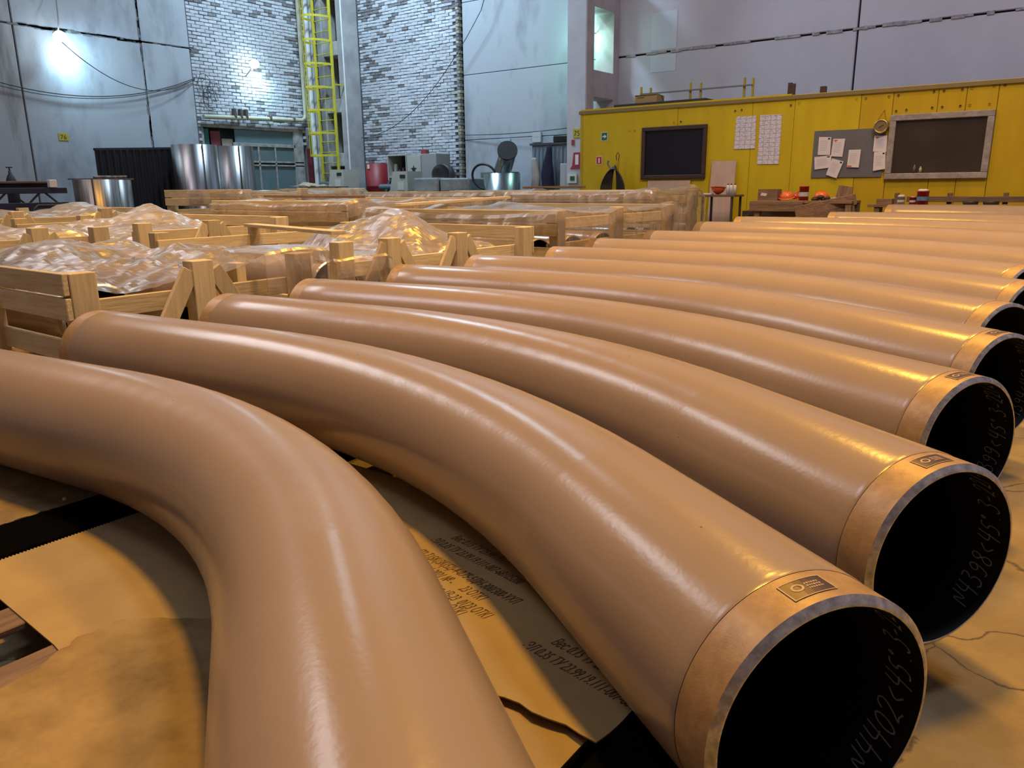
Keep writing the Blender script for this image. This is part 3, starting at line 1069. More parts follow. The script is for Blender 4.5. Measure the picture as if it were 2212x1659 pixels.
def film_patch(mb, x0, x1, y0, y1, zf, sk=(0, 0, 0, 0), amp=0.05, res=0.05, seed=1.0, edge=0.0):
    """sheet over the rectangle; sk = hanging lengths on the left, right, near and far side"""
    sl, sr, sn, sf = sk
    nx = int((x1 - x0 + sl + sr) / res)
    ny = int((y1 - y0 + sn + sf) / res)
    vs, fs = [], []
    for i in range(nx + 1):
        for j in range(ny + 1):
            u = x0 - sl + (x1 - x0 + sl + sr) * i / nx
            v = y0 - sn + (y1 - y0 + sn + sf) * j / ny
            x = min(max(u, x0), x1)
            y = min(max(v, y0), y1)
            dx, dy = u - x, v - y
            drop = math.hypot(dx, dy)
            c = ridge(u, v, seed)
            # dips towards tucked edges
            e = min(x - x0 if sl == 0 else 9, x1 - x if sr == 0 else 9, y - y0 if sn == 0 else 9, y1 - y if sf == 0 else 9)
            z = zf(x, y) - edge * max(0.0, 1 - e / .25)
            if drop < 1e-6:
                z += amp * c
                vs.append((x + .012 * c, y + .010 * c, z))
            else:
                k = min(1.0, drop / .15)
                fold = noise.noise(Vector((u * (1 if abs(dx) > abs(dy) else 9), v * (9 if abs(dx) > abs(dy) else 1), seed * 5))) * .06 + .035 * c + .025 * noise.noise(Vector((u * (1 if abs(dx) > abs(dy) else 23), v * (23 if abs(dx) > abs(dy) else 1), seed * 3)))
                ox = (0.012 + (fold + .03) * k) * (1 if dx > 0 else -1 if dx < 0 else 0)
                oy = (0.012 + (fold + .03) * k) * (1 if dy > 0 else -1 if dy < 0 else 0)
                zz = z - drop * (0.96 + .05 * noise.noise(Vector((u * 3, v * 3, seed)))) + amp * c * (1 - k)
                vs.append((x + ox, y + oy, zz))
    for i in range(nx):
        for j in range(ny):
            a = i * (ny + 1) + j
            fs.append((a, a + ny + 1, a + ny + 2, a + 1))
    mb.add(vs, fs)

def bumps(base, lst):
    def f(x, y):
        z = base
        for (bx, by, hh, rx, ry) in lst:
            z += hh * math.exp(-((x - bx) / rx) ** 2 - ((y - by) / ry) ** 2)
        return z
    return f

def film(patches, label):
    mb = MB()
    for p in patches:
        film_patch(mb, **p)
    return tag(mb.build('plastic_film', FILM), label, 'plastic film', 'clear plastic film over the crates')

# -- crates: row by the pipes, middle row, far row
CR = [
    ('c1', -8.3, -5.2, 2.2, 4.2, 0.88, [3.18], 'wooden crate nearest the camera, with marked corner post and open slatted end'),
    ('c2', -8.3, -5.2, 4.42, 7.38, 0.94, [5.13, 6.1], 'wooden crate behind the fourth and fifth pipes, bare pipes and a loose plank inside'),
    ('c3', -8.5, -5.2, 7.82, 11.1, 1.10, [9.4], 'wooden crate whose long front is veiled by hanging film, left of the eighth pipe'),
    ('c4', -8.7, -5.75, 11.35, 13.2, 1.30, [], 'wooden crate wrapped in film standing closest to the yellow cabin'),
    ('d1', -12.3, -8.85, 1.6, 4.35, 1.0, [2.6, 3.6], 'wooden crate at the left edge of the photo in the middle row'),
    ('d2', -12.3, -8.85, 4.6, 6.75, 1.02, [5.62], 'wooden crate in the middle row with bare yellow posts above its rail'),
    ('d3', -12.3, -8.85, 7.8, 11.0, 1.20, [9.4], 'wooden crate in the middle row with film bunched over its tall corner post'),
    ('d4', -12.3, -8.85, 11.3, 14.2, 1.30, [12.7], 'wooden crate at the far end of the middle row'),
    ('e2', -15.9, -12.7, 4.0, 6.95, 1.10, [4.9, 6.2], 'wooden crate in the far row before the dark corrugated sheet'),
    ('e3', -15.2, -12.55, 8.6, 11.6, 1.38, [10.0], 'tall wooden crate in the far row before the two steel shells'),
]
for (k, x0, x1, y0, y1, h, mids, lab) in CR:
    crate(x0, x1, y0, y1, h, mids, lab, rail_drop=0.20 if k[0] == 'c' and k in ('c1', 'c2') else 0.10, brace=k in ('c1', 'c2', 'd2', 'd1', 'e2'),
          mids_x=(-6.35, -7.2) if k == 'c1' else (), near=(.5, .66) if k in ('c2', 'd2') else (0.0, 0.16, 0.44, 0.62), far=(.45, .62) if k in ('c1', 'd1') else (0.0, 0.16, 0.44, 0.62),
          mids_back=[5.8] if k == 'c2' else None)

# handwriting and blue paint mark on the near corner post
post = [o for o in bpy.data.objects if o.name.startswith('crate') and o.get('label', '').startswith('wooden crate nearest')][0]
mk = MB()
mk.box(-5.335, -5.19, 2.236, 2.30, 0.43, 0.52)
mk.build('blue_paint_mark', mat('blue_paint', (0.03, 0.035, 0.16, 1), .6), post)

films = [
    ([dict(x0=-8.15, x1=-5.37, y0=2.24, y1=4.15, zf=bumps(0.74, [(-7.2, 3.0, .20, .8, .5), (-6.2, 3.7, .14, .5, .4), (-5.6, 4.0, .15, .4, .5), (-7.9, 3.8, .15, .5, .4)]), amp=0.075, res=0.032, seed=1.3, edge=.04),
      dict(x0=-5.75, x1=-5.19, y0=3.72, y1=4.32, zf=bumps(0.895, [(-5.3, 4.1, .03, .3, .2)]), sk=(.05, .42, .12, .15), amp=0.03, res=0.028, seed=2.2)],
     'clear crumpled plastic film over the nearest crate, hanging over its far corner post'),
    ([dict(x0=-7.4, x1=-5.40, y0=5.45, y1=7.2, zf=bumps(0.74, [(-6.35, 6.35, .38, .45, .35), (-5.9, 6.0, .16, .35, .3), (-6.9, 5.9, .2, .4, .35)]), amp=0.085, res=0.034, seed=3.7, edge=.12),
      dict(x0=-5.65, x1=-5.19, y0=4.42, y1=5.02, zf=bumps(.80, []), sk=(0, .32, .02, .05), amp=.02, res=.03, seed=4.4)],
     'clear plastic film heaped on the crate with bare pipes behind the fourth and fifth bends'),
    ([dict(x0=-8.5, x1=-5.18, y0=7.80, y1=11.12, zf=bumps(1.06, [(-5.2, 8.0, .06, .3, .25), (-5.2, 9.4, .05, .3, .25), (-5.2, 11.0, .08, .3, .3), (-6.8, 9.4, -.18, 1.0, 1.2), (-8.4, 8.0, .06, .3, .25), (-8.4, 9.4, .06, .3, .25), (-8.4, 11.0, .06, .3, .25)]), sk=(.15, .62, .25, .1), amp=0.028, res=0.05, seed=6.9)],
     'clear plastic film hanging in folds down the crate front left of the eighth pipe'),
    ([dict(x0=-8.62, x1=-5.73, y0=11.33, y1=13.22, zf=bumps(1.28, [(-5.9, 12.9, .10, .5, .3), (-5.85, 11.5, .05, .3, .3), (-7.4, 12.3, -.2, 1.0, .6)]), sk=(.05, .8, .35, .45), amp=0.03, res=0.05, seed=8.2)],
     'clear plastic film draped to a tail over the crate closest to the yellow cabin'),
    ([dict(x0=-12.2, x1=-8.95, y0=1.7, y1=4.3, zf=bumps(0.86, [(-11.6, 3.6, .30, .8, .5), (-10, 2.9, .15, .7, .5), (-9.6, 4.1, .12, .5, .4)]), amp=0.085, res=0.05, seed=9.6, edge=.1)],
     'clear plastic film mounded over the middle row crate at the left edge of the photo'),
    ([dict(x0=-12.2, x1=-9.05, y0=4.7, y1=6.65, zf=bumps(0.84, [(-10.9, 6.0, .24, .8, .5), (-11.7, 6.4, .25, .5, .4), (-11.5, 5.3, .1, .5, .4)]), amp=0.075, res=0.05, seed=10.4, edge=.1)],
     'clear plastic film heaped inside the middle row crate with bare yellow posts'),
    ([dict(x0=-12.3, x1=-8.83, y0=7.78, y1=11.02, zf=bumps(1.17, [(-8.9, 8.1, .06, .3, .25), (-8.9, 9.4, .06, .3, .25), (-10.6, 9.4, -.22, 1.1, 1.2), (-11.4, 8.2, .10, .5, .3)]), sk=(.1, .22, .28, .1), amp=0.035, res=0.06, seed=12.1)],
     'clear plastic film gathered over the tall corner post in the middle row'),
    ([dict(x0=-12.3, x1=-8.83, y0=11.28, y1=14.22, zf=bumps(1.27, [(-8.9, 12.7, .08, .3, .25), (-10.6, 12.7, -.2, 1.1, 1.0)]), sk=(.1, .22, .3, .1), amp=0.035, res=0.06, seed=13.3)],
     'clear plastic film over the crate at the far end of the middle row'),
    ([dict(x0=-15.8, x1=-12.8, y0=4.1, y1=6.9, zf=bumps(0.98, [(-14.8, 5.0, .18, .8, .5), (-14, 6.3, .22, .7, .4)]), amp=0.07, res=0.06, seed=14.8, edge=.1)],
     'clear plastic film over the far row crate before the dark corrugated sheet'),
    ([dict(x0=-14.3, x1=-12.53, y0=8.58, y1=11.62, zf=bumps(1.36, [(-12.7, 10, .05, .3, .25), (-13.6, 10.2, -.2, 1.0, 1.0)]), sk=(.0, .22, .24, .1), amp=0.03, res=0.06, seed=16.2)],
     'clear plastic film over the right half of the tall far row crate'),
]
for pts, lab in films:
    film(pts, lab)

# -- pipes lying in the crates (one built, the rest copied with their parts)
def copy_tree(root, loc, label=None, rz=0.0):
    r = root.copy()
    COL.objects.link(r)
    r.location = loc
    r.rotation_euler = (0, 0, rz)
    ORI[r.name] = Vector(loc)
    if label:
        r['label'] = label
    def rec(src, dst):
        for ch in [c for c in src.children]:
            c = ch.copy()
            COL.objects.link(c)
            c.parent = dst
            rec(ch, c)
    rec(root, r)
    return r

SHORT = dict(c1='the nearest crate', c2='the crate holding the loose plank', c3='the crate veiled by hanging film', c4='the crate closest to the cabin', d1='the middle row crate at the left edge',
             d2='the middle row crate with bare posts', d3='the middle row crate with bunched film', d4='the far end crate of the middle row', e2='the far row crate before the corrugated sheet', e3='the tall far row crate')
src_pipe = pipe_bend((-5.50, 2.62, 0.467), (0.985, -0.17), 0.40, 0.40, 3.9, 0.33, 'x', n=36, group='pipe bends packed in crates')
base = src_pipe.location.copy()
for (k, x0, x1, y0, y1, h, mids, lab) in CR:
    n = 2 if y1 - y0 < 2.4 else 3
    if k == 'e3':
        continue
    for i in range(n):
        yy = y0 + .42 + i * min(.82, (y1 - y0 - 1.15) / max(1, n - 1))
        loc = (base.x + (x1 + 5.2) - .28, base.y + (yy - 2.62) + .06, base.z)
        lb = 'brown pipe bend packed in %s, %s of %s' % (SHORT[k], ['nearest', 'middle' if n == 3 else 'farther', 'farthest'][i], 'two' if n == 2 else 'three')
        if k == 'c1' and i == 0:
            src_pipe.location = loc
            src_pipe['label'] = lb
            continue
        copy_tree(src_pipe, loc, lb)

# -- loose planks lying across the crates
for (a, b, w_, t_, lab) in [
    ((-8.25, 5.72, .965), (-5.95, 5.12, .965), .16, .035, 'loose wooden plank lying across the crate with bare pipes'),
    ((-8.35, 8.35, 1.135), (-8.25, 10.9, 1.20), .15, .04, 'loose wooden plank lying on the film covered crate beyond the bare pipes'),
    ((-12.2, 8.9, 1.255), (-9.1, 8.3, 1.255), .18, .04, 'loose dark plank lying on the middle row crate before the steel shells'),
    ((-8.5, 11.75, 1.36), (-7.2, 11.7, 1.36), .12, .04, 'loose dark plank lying on the crate closest to the yellow cabin')]:
    m = MB().beam(a, b, w_, t_, ch=.004)
    tag(m.build('loose_plank', wood(0 if abs(a[0] - b[0]) > 1 else 1, 'old' if 'dark' in lab else 'pale')), lab, 'plank', 'loose planks on the crates')

# ================================================================== THE YELLOW CABIN
YEL = mat('yellow_paint', (0.56, 0.44, 0.010, 1), 0.55, col2=(0.49, 0.37, 0.010, 1), vscale=1.6, vdetail=8, bump=0.1, bscale=60, spec=0.3, stretch=(2.2, 1, 0.5))
YEL2 = mat('yellow_paint_deeper', (0.50, 0.35, 0.008, 1), 0.55, col2=(0.43, 0.29, 0.008, 1), vscale=1.6, vdetail=8, bump=0.1, bscale=60, spec=0.3, stretch=(2.2, 1, 0.5))
YC = 14.3
cabin = thing('site_cabin', 'yellow painted site cabin with two dark windows along the back wall', 'cabin', (-3.5, 15.5, 0))
MB().box(-8.84, 3.2, YC + .05, 17.55, 0.02, 2.80).build('cabin_body', mat('cabin_core', (0.25, 0.19, 0.03, 1), .8), cabin)
pj = [-8.88, -6.73, -5.28, -4.53, -3.45, -2.96, -2.31, -1.92, -1.50, -0.4, 0.9, 2.1, 3.22]
for i in range(len(pj) - 1):
    MB().box(pj[i] + .003, pj[i + 1] - .003, YC - R.uniform(0, .006), YC + .052, 0.10, 2.87, 0.004).build('wall_panel', YEL if i < 4 else YEL2, cabin)
MB().box(-8.93, 3.25, YC - .03, 17.58, 2.80, 2.86).build('roof', mat('cabin_roof', (0.20, 0.16, 0.06, 1), .8), cabin)
MB().box(-8.885, -4.6, YC - .018, YC + .02, 2.83, 2.89).build('roof_trim', YEL, cabin)
MB().box(-8.90, -8.84, YC - .012, 17.55, 0.0, 2.88).build('corner_trim', mat('corner_trim_yellow', (0.46, 0.34, 0.02, 1), .6, var=.25), cabin)
MB().box(-8.9, 3.2, YC - .012, YC + .03, 0.0, 0.12).build('base_trim', mat('base_board_brown', (0.14, 0.09, 0.06, 1), .8), cabin)
bolt = MB().lathe([(0.0001, -.004), (.016, -.003), (.018, .004)], n=8)
bolt.v = [(p[0], -p[2] , p[1]) for p in bolt.v]
bme = bolt.mesh('bolt')
bme.materials.append(mat('bolt_dark', (0.10, 0.065, 0.03, 1), .6))
for (x, z) in [(-4.60, 2.70), (-4.46, 2.72), (-3.52, 2.72), (-3.38, 2.73), (-3.03, 2.73), (-2.89, 2.74), (-2.38, 2.76), (-2.24, 2.76), (-1.99, 2.76), (-1.86, 2.77), (-1.57, 2.78), (-1.43, 2.78), (-2.9, 2.50), (-2.75, 2.51), (-2.38, 2.52), (-2.24, 2.52), (-1.99, 2.52), (-1.86, 2.52), (-1.6, 2.52), (-6.80, 2.53), (-6.66, 2.54), (-7.75, 2.42), (-7.64, 2.42), (-5.60, 2.67), (-5.48, 2.68)]:
    o = bpy.data.objects.new('bolt', bme)
    COL.objects.link(o)
    o.parent = cabin
    o.location = Vector((x, YC - .007, z)) - ORI[cabin.name]

def cab_window(x0, x1, z0, z1, fw, fm, gm, name):
    w = MB().box(x0 + .02, x1 - .02, YC - .016, YC - .006, z0 + .02, z1 - .02).build(name, gm, cabin)
    for (a0, a1, b0, b1) in [(x0, x1, z1 - fw, z1), (x0, x1, z0, z0 + fw), (x0, x0 + fw, z0 + fw, z1 - fw), (x1 - fw, x1, z0 + fw, z1 - fw)]:
        MB().box(a0, a1, YC - .055, YC - .006, b0, b1, .008).build('window_frame', fm, w)
    return w
DG = mat('dark_window_glass', (0.012, 0.012, 0.018, 1), 0.12, spec=0.5)
DG2 = mat('dark_brown_glass', (0.045, 0.034, 0.026, 1), 0.3, spec=0.4, var=.3, vscale=2)
cab_window(-7.46, -6.11, 1.49, 2.47, 0.075, mat('dark_stained_frame', (0.055, 0.026, 0.018, 1), .6, var=.4, vscale=9, stretch=(1, 1, 1)), DG, 'cabin_window')
w2 = cab_window(-2.97, -1.50, 1.43, 2.44, 0.095, mat('grey_foam_frame', (0.33, 0.30, 0.29, 1), .9, var=.35, vscale=9, bump=.6, bscale=25), DG2, 'cabin_window')

# -- things hung on the cabin
for (bx_, hb, nm, lab) in [(-2.53, .13, 'smoky_glass', 'taller clear bottle standing on the larger window ledge'), (-2.44, .10, 'cream_plastic', 'shorter cream bottle standing on the larger window ledge')]:
    m_ = MB().lathe([(.0001, 0), (.022, 0), (.022, hb * .7), (.010, hb * .85), (.010, hb), (.0001, hb)], (bx_, YC - .032, 1.526), 14)
    tag(m_.build('small_bottle', mat(nm, (.10, .10, .10, 1) if nm[0] == 's' else (.40, .33, .22, 1), .3)), lab, 'bottle', 'bottles on the window ledge')
PAPER = mat('white_paper', (0.66, 0.63, 0.66, 1), .9, spec=.1, var=.06, vscale=6)
def table_paper(name, rows):
    m = bpy.data.materials.new(name)
    m.use_nodes = True
    N, Lk = m.node_tree.nodes, m.node_tree.links
    b = N['Principled BSDF']
    b.inputs['Roughness'].default_value = .9
    tc = N.new('ShaderNodeTexCoord')
    sp = N.new('ShaderNodeSeparateXYZ')
    Lk.new(tc.outputs['Object'], sp.inputs[0])
    cb = N.new('ShaderNodeCombineXYZ')
    Lk.new(sp.outputs['X'], cb.inputs['X'])
    Lk.new(sp.outputs['Z'], cb.inputs['Y'])
    br = N.new('ShaderNodeTexBrick')
    br.offset = 0
    br.inputs['Color1'].default_value = (.66, .64, .70, 1)
    br.inputs['Color2'].default_value = (.60, .60, .70, 1)
    br.inputs['Mortar'].default_value = (.30, .31, .42, 1)
    br.inputs['Scale'].default_value = 1.0
    br.inputs['Mortar Size'].default_value = .004
    br.inputs['Brick Width'].default_value = .105
    br.inputs['Row Height'].default_value = .075
    Lk.new(cb.outputs[0], br.inputs['Vector'])
    nz = N.new('ShaderNodeTexNoise')
    nz.inputs['Scale'].default_value = 55
    nz.inputs['Detail'].default_value = 2
    mp = N.new('ShaderNodeMapping')
    mp.inputs['Scale'].default_value = (.35, 1.4, 1)
    Lk.new(cb.outputs[0], mp.inputs['Vector'])
    Lk.new(mp.outputs[0], nz.inputs['Vector'])
    rp = N.new('ShaderNodeValToRGB')
    rp.color_ramp.elements[0].position = .52
    rp.color_ramp.elements[1].position = .60
    rp.color_ramp.elements[0].color = (1, 1, 1, 1)
    rp.color_ramp.elements[1].color = (.55, .57, .68, 1)
    Lk.new(nz.outputs['Fac'], rp.inputs['Fac'])
    mx = N.new('ShaderNodeMix')
    mx.data_type = 'RGBA'
    mx.blend_type = 'MULTIPLY'
    mx.inputs[0].default_value = 1
    Lk.new(br.outputs['Color'], mx.inputs[6])
    Lk.new(rp.outputs['Color'], mx.inputs[7])
    Lk.new(mx.outputs[2], b.inputs['Base Color'])
    return m
TP = table_paper('printed_table', 8)
def hung_quad(name, c, dep, thick, m, label, cat, group=None):
    """flat sheet on the cabin front given by four corners (x, z)"""
    vs = [(x, YC - dep, z) for x, z in c] + [(x, YC - dep + thick, z) for x, z in c]
    mb = MB().add(vs, [(3, 2, 1, 0), (4, 5, 6, 7), (0, 1, 5, 4), (1, 2, 6, 5), (2, 3, 7, 6), (3, 0, 4, 7)])
    return tag(mb.build(name, m), label, cat, group)
hung_quad('poster', [(-5.57, 2.57), (-5.20, 2.565), (-5.19, 2.0), (-5.58, 2.0)], .012, .003, TP, 'shorter of two white printed table posters on the yellow cabin', 'poster', 'table posters on the cabin')
hung_quad('poster', [(-5.13, 2.57), (-4.74, 2.56), (-4.74, 1.72), (-5.13, 1.725)], .012, .003, TP, 'longer of two white printed table posters on the yellow cabin', 'poster', 'table posters on the cabin')
hung_quad('notice_board', [(-4.155, 2.25), (-3.02, 2.25), (-3.02, 1.475), (-4.155, 1.475)], .024, .016, mat('grey_board', (0.125, 0.13, 0.15, 1), .7, var=.15, vscale=3), 'grey notice board with pinned papers beside the larger cabin window', 'notice board')
sheets = [
    ([(-4.07, 2.15), (-3.87, 2.14), (-3.865, 1.845), (-4.07, 1.855)], 'white sheet pinned at the upper left of the grey notice board', 'dark'),
    ([(-3.83, 2.11), (-3.64, 2.105), (-3.66, 1.81), (-3.85, 1.825)], 'white sheet with an orange corner mark on the grey notice board', 'orange'),
    ([(-4.12, 1.82), (-3.84, 1.84), (-3.83, 1.64), (-4.10, 1.61)], 'landscape white sheet at the lower left of the grey notice board', 'dark'),
    ([(-3.82, 1.79), (-3.63, 1.735), (-3.72, 1.46), (-3.90, 1.52)], 'tilted white sheet hanging over the lower edge of the grey notice board', 'dark'),
    ([(-3.56, 1.92), (-3.37, 1.92), (-3.38, 1.63), (-3.57, 1.64)], 'white sheet with an orange foot pinned alone on the grey notice board', 'orange_low'),
    ([(-3.18, 2.13), (-2.985, 2.125), (-2.975, 1.87), (-3.18, 1.88)], 'white sheet pinned below the brass gauge, beside the window frame', 'orange'),
    ([(-3.16, 1.872), (-2.985, 1.872), (-2.965, 1.60), (-3.15, 1.57)], 'white sheet hanging lowest beside the larger window frame', 'dark')]
for i, (c, lab, mk_) in enumerate(sheets):
    s = hung_quad('paper_sheet', c, .034 + .003 * i + (.004 if i == 3 else 0), .003, PAPER, lab, 'paper', 'papers on the notice board')
    dep = YC - (.034 + .003 * i + (.004 if i == 3 else 0)) - .0008
    def P(u, v):
        tl, tr, br, bl = [Vector((a, b)) for a, b in c]
        q = tl.lerp(tr, u).lerp(bl.lerp(br, u), v)
        return (q.x, dep, q.y)
    mb = MB()
    for ln in range(7):
        v = .22 + ln * .085
        mb.add([P(.14, v), P(.14 + R.uniform(.5, .72), v), P(.14 + R.uniform(.5, .72), v + .022), P(.14, v + .022)], [(3, 2, 1, 0)])
    mb.build('print_lines', mat('faint_print', (0.42, 0.42, 0.48, 1), .9), s)
    if mk_ == 'orange':
        MB().add([P(.05, .06), P(.42, .06), P(.22, .2)], [(2, 1, 0)]).build('orange_mark', mat('orange_print', (0.55, 0.10, 0.02, 1), .8), s)
    elif mk_ == 'orange_low':
        MB().add([P(.03, .9), P(.4, .9), P(.4, .98), P(.03, .98)], [(3, 2, 1, 0)]).build('orange_mark', MATS['orange_print'], s)
    else:
        MB().add([P(.75, .05), P(.92, .05), P(.92, .14), P(.75, .14)], [(3, 2, 1, 0)]).build('pin_magnet', mat('black_magnet', (0.02, 0.02, 0.025, 1), .5), s)

# brass gauge on a cord
gz, gx = 2.27, -3.085
ga = thing('gauge', 'round brass gauge hanging by a cord between notice board and window', 'gauge', (gx, YC - .06, gz - .12))
def disc(cx, cz, r0, y0, y1, n=32, r1=None):
    mb = MB()
    r1 = r1 or r0
    vs, fs = [], []
    for r, y in ((r0, y0), (r1, y1)):
        for k in range(n):
            a = 2 * math.pi * k / n
            vs.append((cx + r * math.cos(a), y, cz + r * math.sin(a)))
    for k in range(n):
        fs.append((k, n + k, n + (k + 1) % n, (k + 1) % n))
    fs += [tuple(range(n)), tuple(reversed(range(n, 2 * n)))]
    return mb.add(vs, fs)
disc(gx, gz, .118, YC - .10, YC - .03, 8).build('case', mat('brass', (0.50, 0.38, 0.16, 1), .35, metal=.9), ga)
ring = MB().tube([(gx + .098 * math.cos(2 * math.pi * k / 28), YC - .105, gz + .098 * math.sin(2 * math.pi * k / 28)) for k in range(28)], .014, 8, closed=True)
ring.build('bezel', MATS['brass'], ga)
disc(gx, gz, .09, YC - .108, YC - .1).build('dial', mat('brown_dial', (0.20, 0.15, 0.08, 1), .5, var=.2), ga)
MB().beam((gx - .03, YC - .111, gz - .02), (gx + .04, YC - .111, gz + .025), .006, .006).build('needle', mat('black_metal', (0.015, 0.015, 0.015, 1), .5), ga)
MB().tube([(gx - .07, YC - .05, gz + .1), (gx + .012, YC - .012, gz + .26), (gx + .06, YC - .05, gz + .1)], .004, 6).build('cord', MATS['black_metal'], ga)

# safety signs
GREEN, RED, WHITE = mat('sign_green', (0.01, 0.13, 0.06, 1), .5), mat('sign_red', (0.42, 0.02, 0.025, 1), .5), mat('sign_white', (0.70, 0.70, 0.70, 1), .5)
def flat_poly(pts, y):
    n = len(pts)
    return MB().add([(x, y, z) for x, z in pts], [tuple(range(n))])
s = hung_quad('exit_sign', [(-8.40, 2.43), (-8.25, 2.43), (-8.25, 2.26), (-8.40, 2.26)], .012, .003, WHITE, 'green emergency exit sign with white arrow on the yellow cabin', 'sign')
flat_poly([(-8.39, 2.27), (-8.26, 2.27), (-8.26, 2.42), (-8.39, 2.42)], YC - .0128).build('green_field', GREEN, s)
flat_poly([(-8.37, 2.335), (-8.325, 2.335), (-8.325, 2.305), (-8.275, 2.345), (-8.325, 2.385), (-8.325, 2.355), (-8.37, 2.355)], YC - .0136).build('arrow', WHITE, s)
s = hung_quad('fire_sign', [(-8.51, 1.96), (-8.37, 1.96), (-8.37, 1.80), (-8.51, 1.80)], .012, .003, WHITE, 'small red fire extinguisher sign on the yellow cabin', 'sign')
flat_poly([(-8.50, 1.81), (-8.38, 1.81), (-8.38, 1.95), (-8.50, 1.95)], YC - .0128).build('red_field', RED, s)
flat_poly([(-8.455, 1.83), (-8.425, 1.83), (-8.425, 1.925), (-8.455, 1.925)], YC - .0136).build('extinguisher_symbol', WHITE, s)

# hose hanging on a yellow hook post
HB = mat('black_hose', (0.018, 0.016, 0.016, 1), .5)
hk = thing('hook_post', 'yellow hook post with wire loop standing against the cabin', 'hook', (-7.91, 14.1, 0))
MB().box(-7.935, -7.885, 14.10, 14.14, 0, 1.86, .004).build('post', YEL2, hk)
MB().tube([(-7.93, 14.12, 1.86), (-7.945, 14.12, 1.96), (-7.91, 14.12, 2.02), (-7.875, 14.12, 1.96), (-7.89, 14.12, 1.86)], .008, 8).build('wire_loop', HB, hk)
hs = thing('cable_coil', 'black welding cable coil hanging behind the yellow hook post', 'cable', (-7.93, 14.0, .9))
for k in range(7):
    o = k * .028
    pts = []
    for i in range(25):
        a = 2 * math.pi * i / 24
        wv = .055 + o
        pts.append((-7.93 + math.sin(a) * wv * (1.15 - .35 * math.cos(a)), 14.04 - .012 * k + .01 * math.cos(a), 1.38 + math.cos(a) * (.38 - .01 * k)))
    MB().tube(pts[:-1], .016, 8, closed=True).build('cable_loop', HB, hs)
MB().tube([(-8.0, 14.0, 1.70), (-8.07, 14.0, 1.80), (-8.05, 14.0, 1.86)], .02, 8).build('cable_clamp', mat('grey_metal', (.2, .2, .21, 1), .5, metal=.6), hs)

# plywood leaning on the cabin
m = MB().beam((-5.74, 14.10, .02), (-5.74, 14.255, 1.80), .47, .012, up=(0, 1, 0))
tag(m.build('plywood_board', mat('plywood', (0.50, 0.37, 0.30, 1), .8, var=.15, vscale=3, stretch=(3, 3, .6))), 'pale plywood board leaning against the yellow cabin behind the small table', 'board')
m = MB().beam((-6.85, 14.12, .02), (-6.85, 14.27, 1.46), .9, .012, up=(0, 1, 0))
tag(m.build('plywood_board', MATS['plywood']), 'wide pale plywood board leaning below the smaller cabin window', 'board')

# roof of the cabin: dark slab, carton, yellow railing pieces, stubs
tag(MB().box(-8.14, -6.20, 14.32, 15.2, 2.862, 2.94, .006).build('roof_slab', mat('bitumen_slab', (0.035, 0.033, 0.04, 1), .8, var=.3)), 'black flat slab lying on the left end of the cabin roof', 'slab')
cb = thing('carton', 'brown cardboard carton standing on the black roof slab', 'box', (-7.48, 14.6, 2.94))
MB().box(-7.72, -7.25, 14.42, 14.75, 2.942, 3.09, .004).build('box_body', CARD, cb)
MB().box(-7.725, -7.245, 14.40, 14.58, 3.09, 3.096).build('flap', CARD, cb)
MB().box(-7.66, -7.52, 14.416, 14.42, 3.04, 3.052).build('print', INK, cb)
YRAIL = mat('yellow_rail_paint', (0.45, 0.36, 0.02, 1), .6, var=.25, vscale=8)
rl = thing('railing', 'yellow pipe railing with grey bar on the cabin roof', 'railing', (-6.5, 14.7, 2.86))
for (x, z1) in [(-7.69, 3.27), (-7.48, 3.24), (-6.64, 3.27), (-6.43, 3.25), (-5.58, 3.27), (-5.42, 3.25)]:
    MB().box(x - .018, x + .018, 14.60, 14.636, 2.86, z1, .003).build('railing_post', YRAIL, rl)
for (x0, x1) in [(-7.69, -7.48), (-6.64, -6.43), (-5.58, -5.42)]:
    MB().box(x0, x1, 14.605, 14.63, 3.12, 3.145).build('cross_bar', YRAIL, rl)
MB().box(-7.69, -5.42, 14.565, 14.60, 3.115, 3.14).build('long_bar', mat('grey_bar', (.2, .2, .21, 1), .5, metal=.5), rl)
RUST = mat('rusty_brown_steel', (0.085, 0.045, 0.035, 1), .75, var=.4, vscale=9)
tag(MB().box(-4.72, -4.66, 14.42, 14.5, 2.86, 3.09).box(-4.66, -4.60, 14.42, 14.48, 2.86, 3.07).build('steel_stub', RUST), 'taller rusty steel stub standing up from the cabin roof', 'stub')
tag(MB().box(-4.17, -4.07, 14.42, 14.5, 2.86, 2.99, .01).build('steel_stub', RUST), 'shorter rusty steel stub standing up from the cabin roof', 'stub')

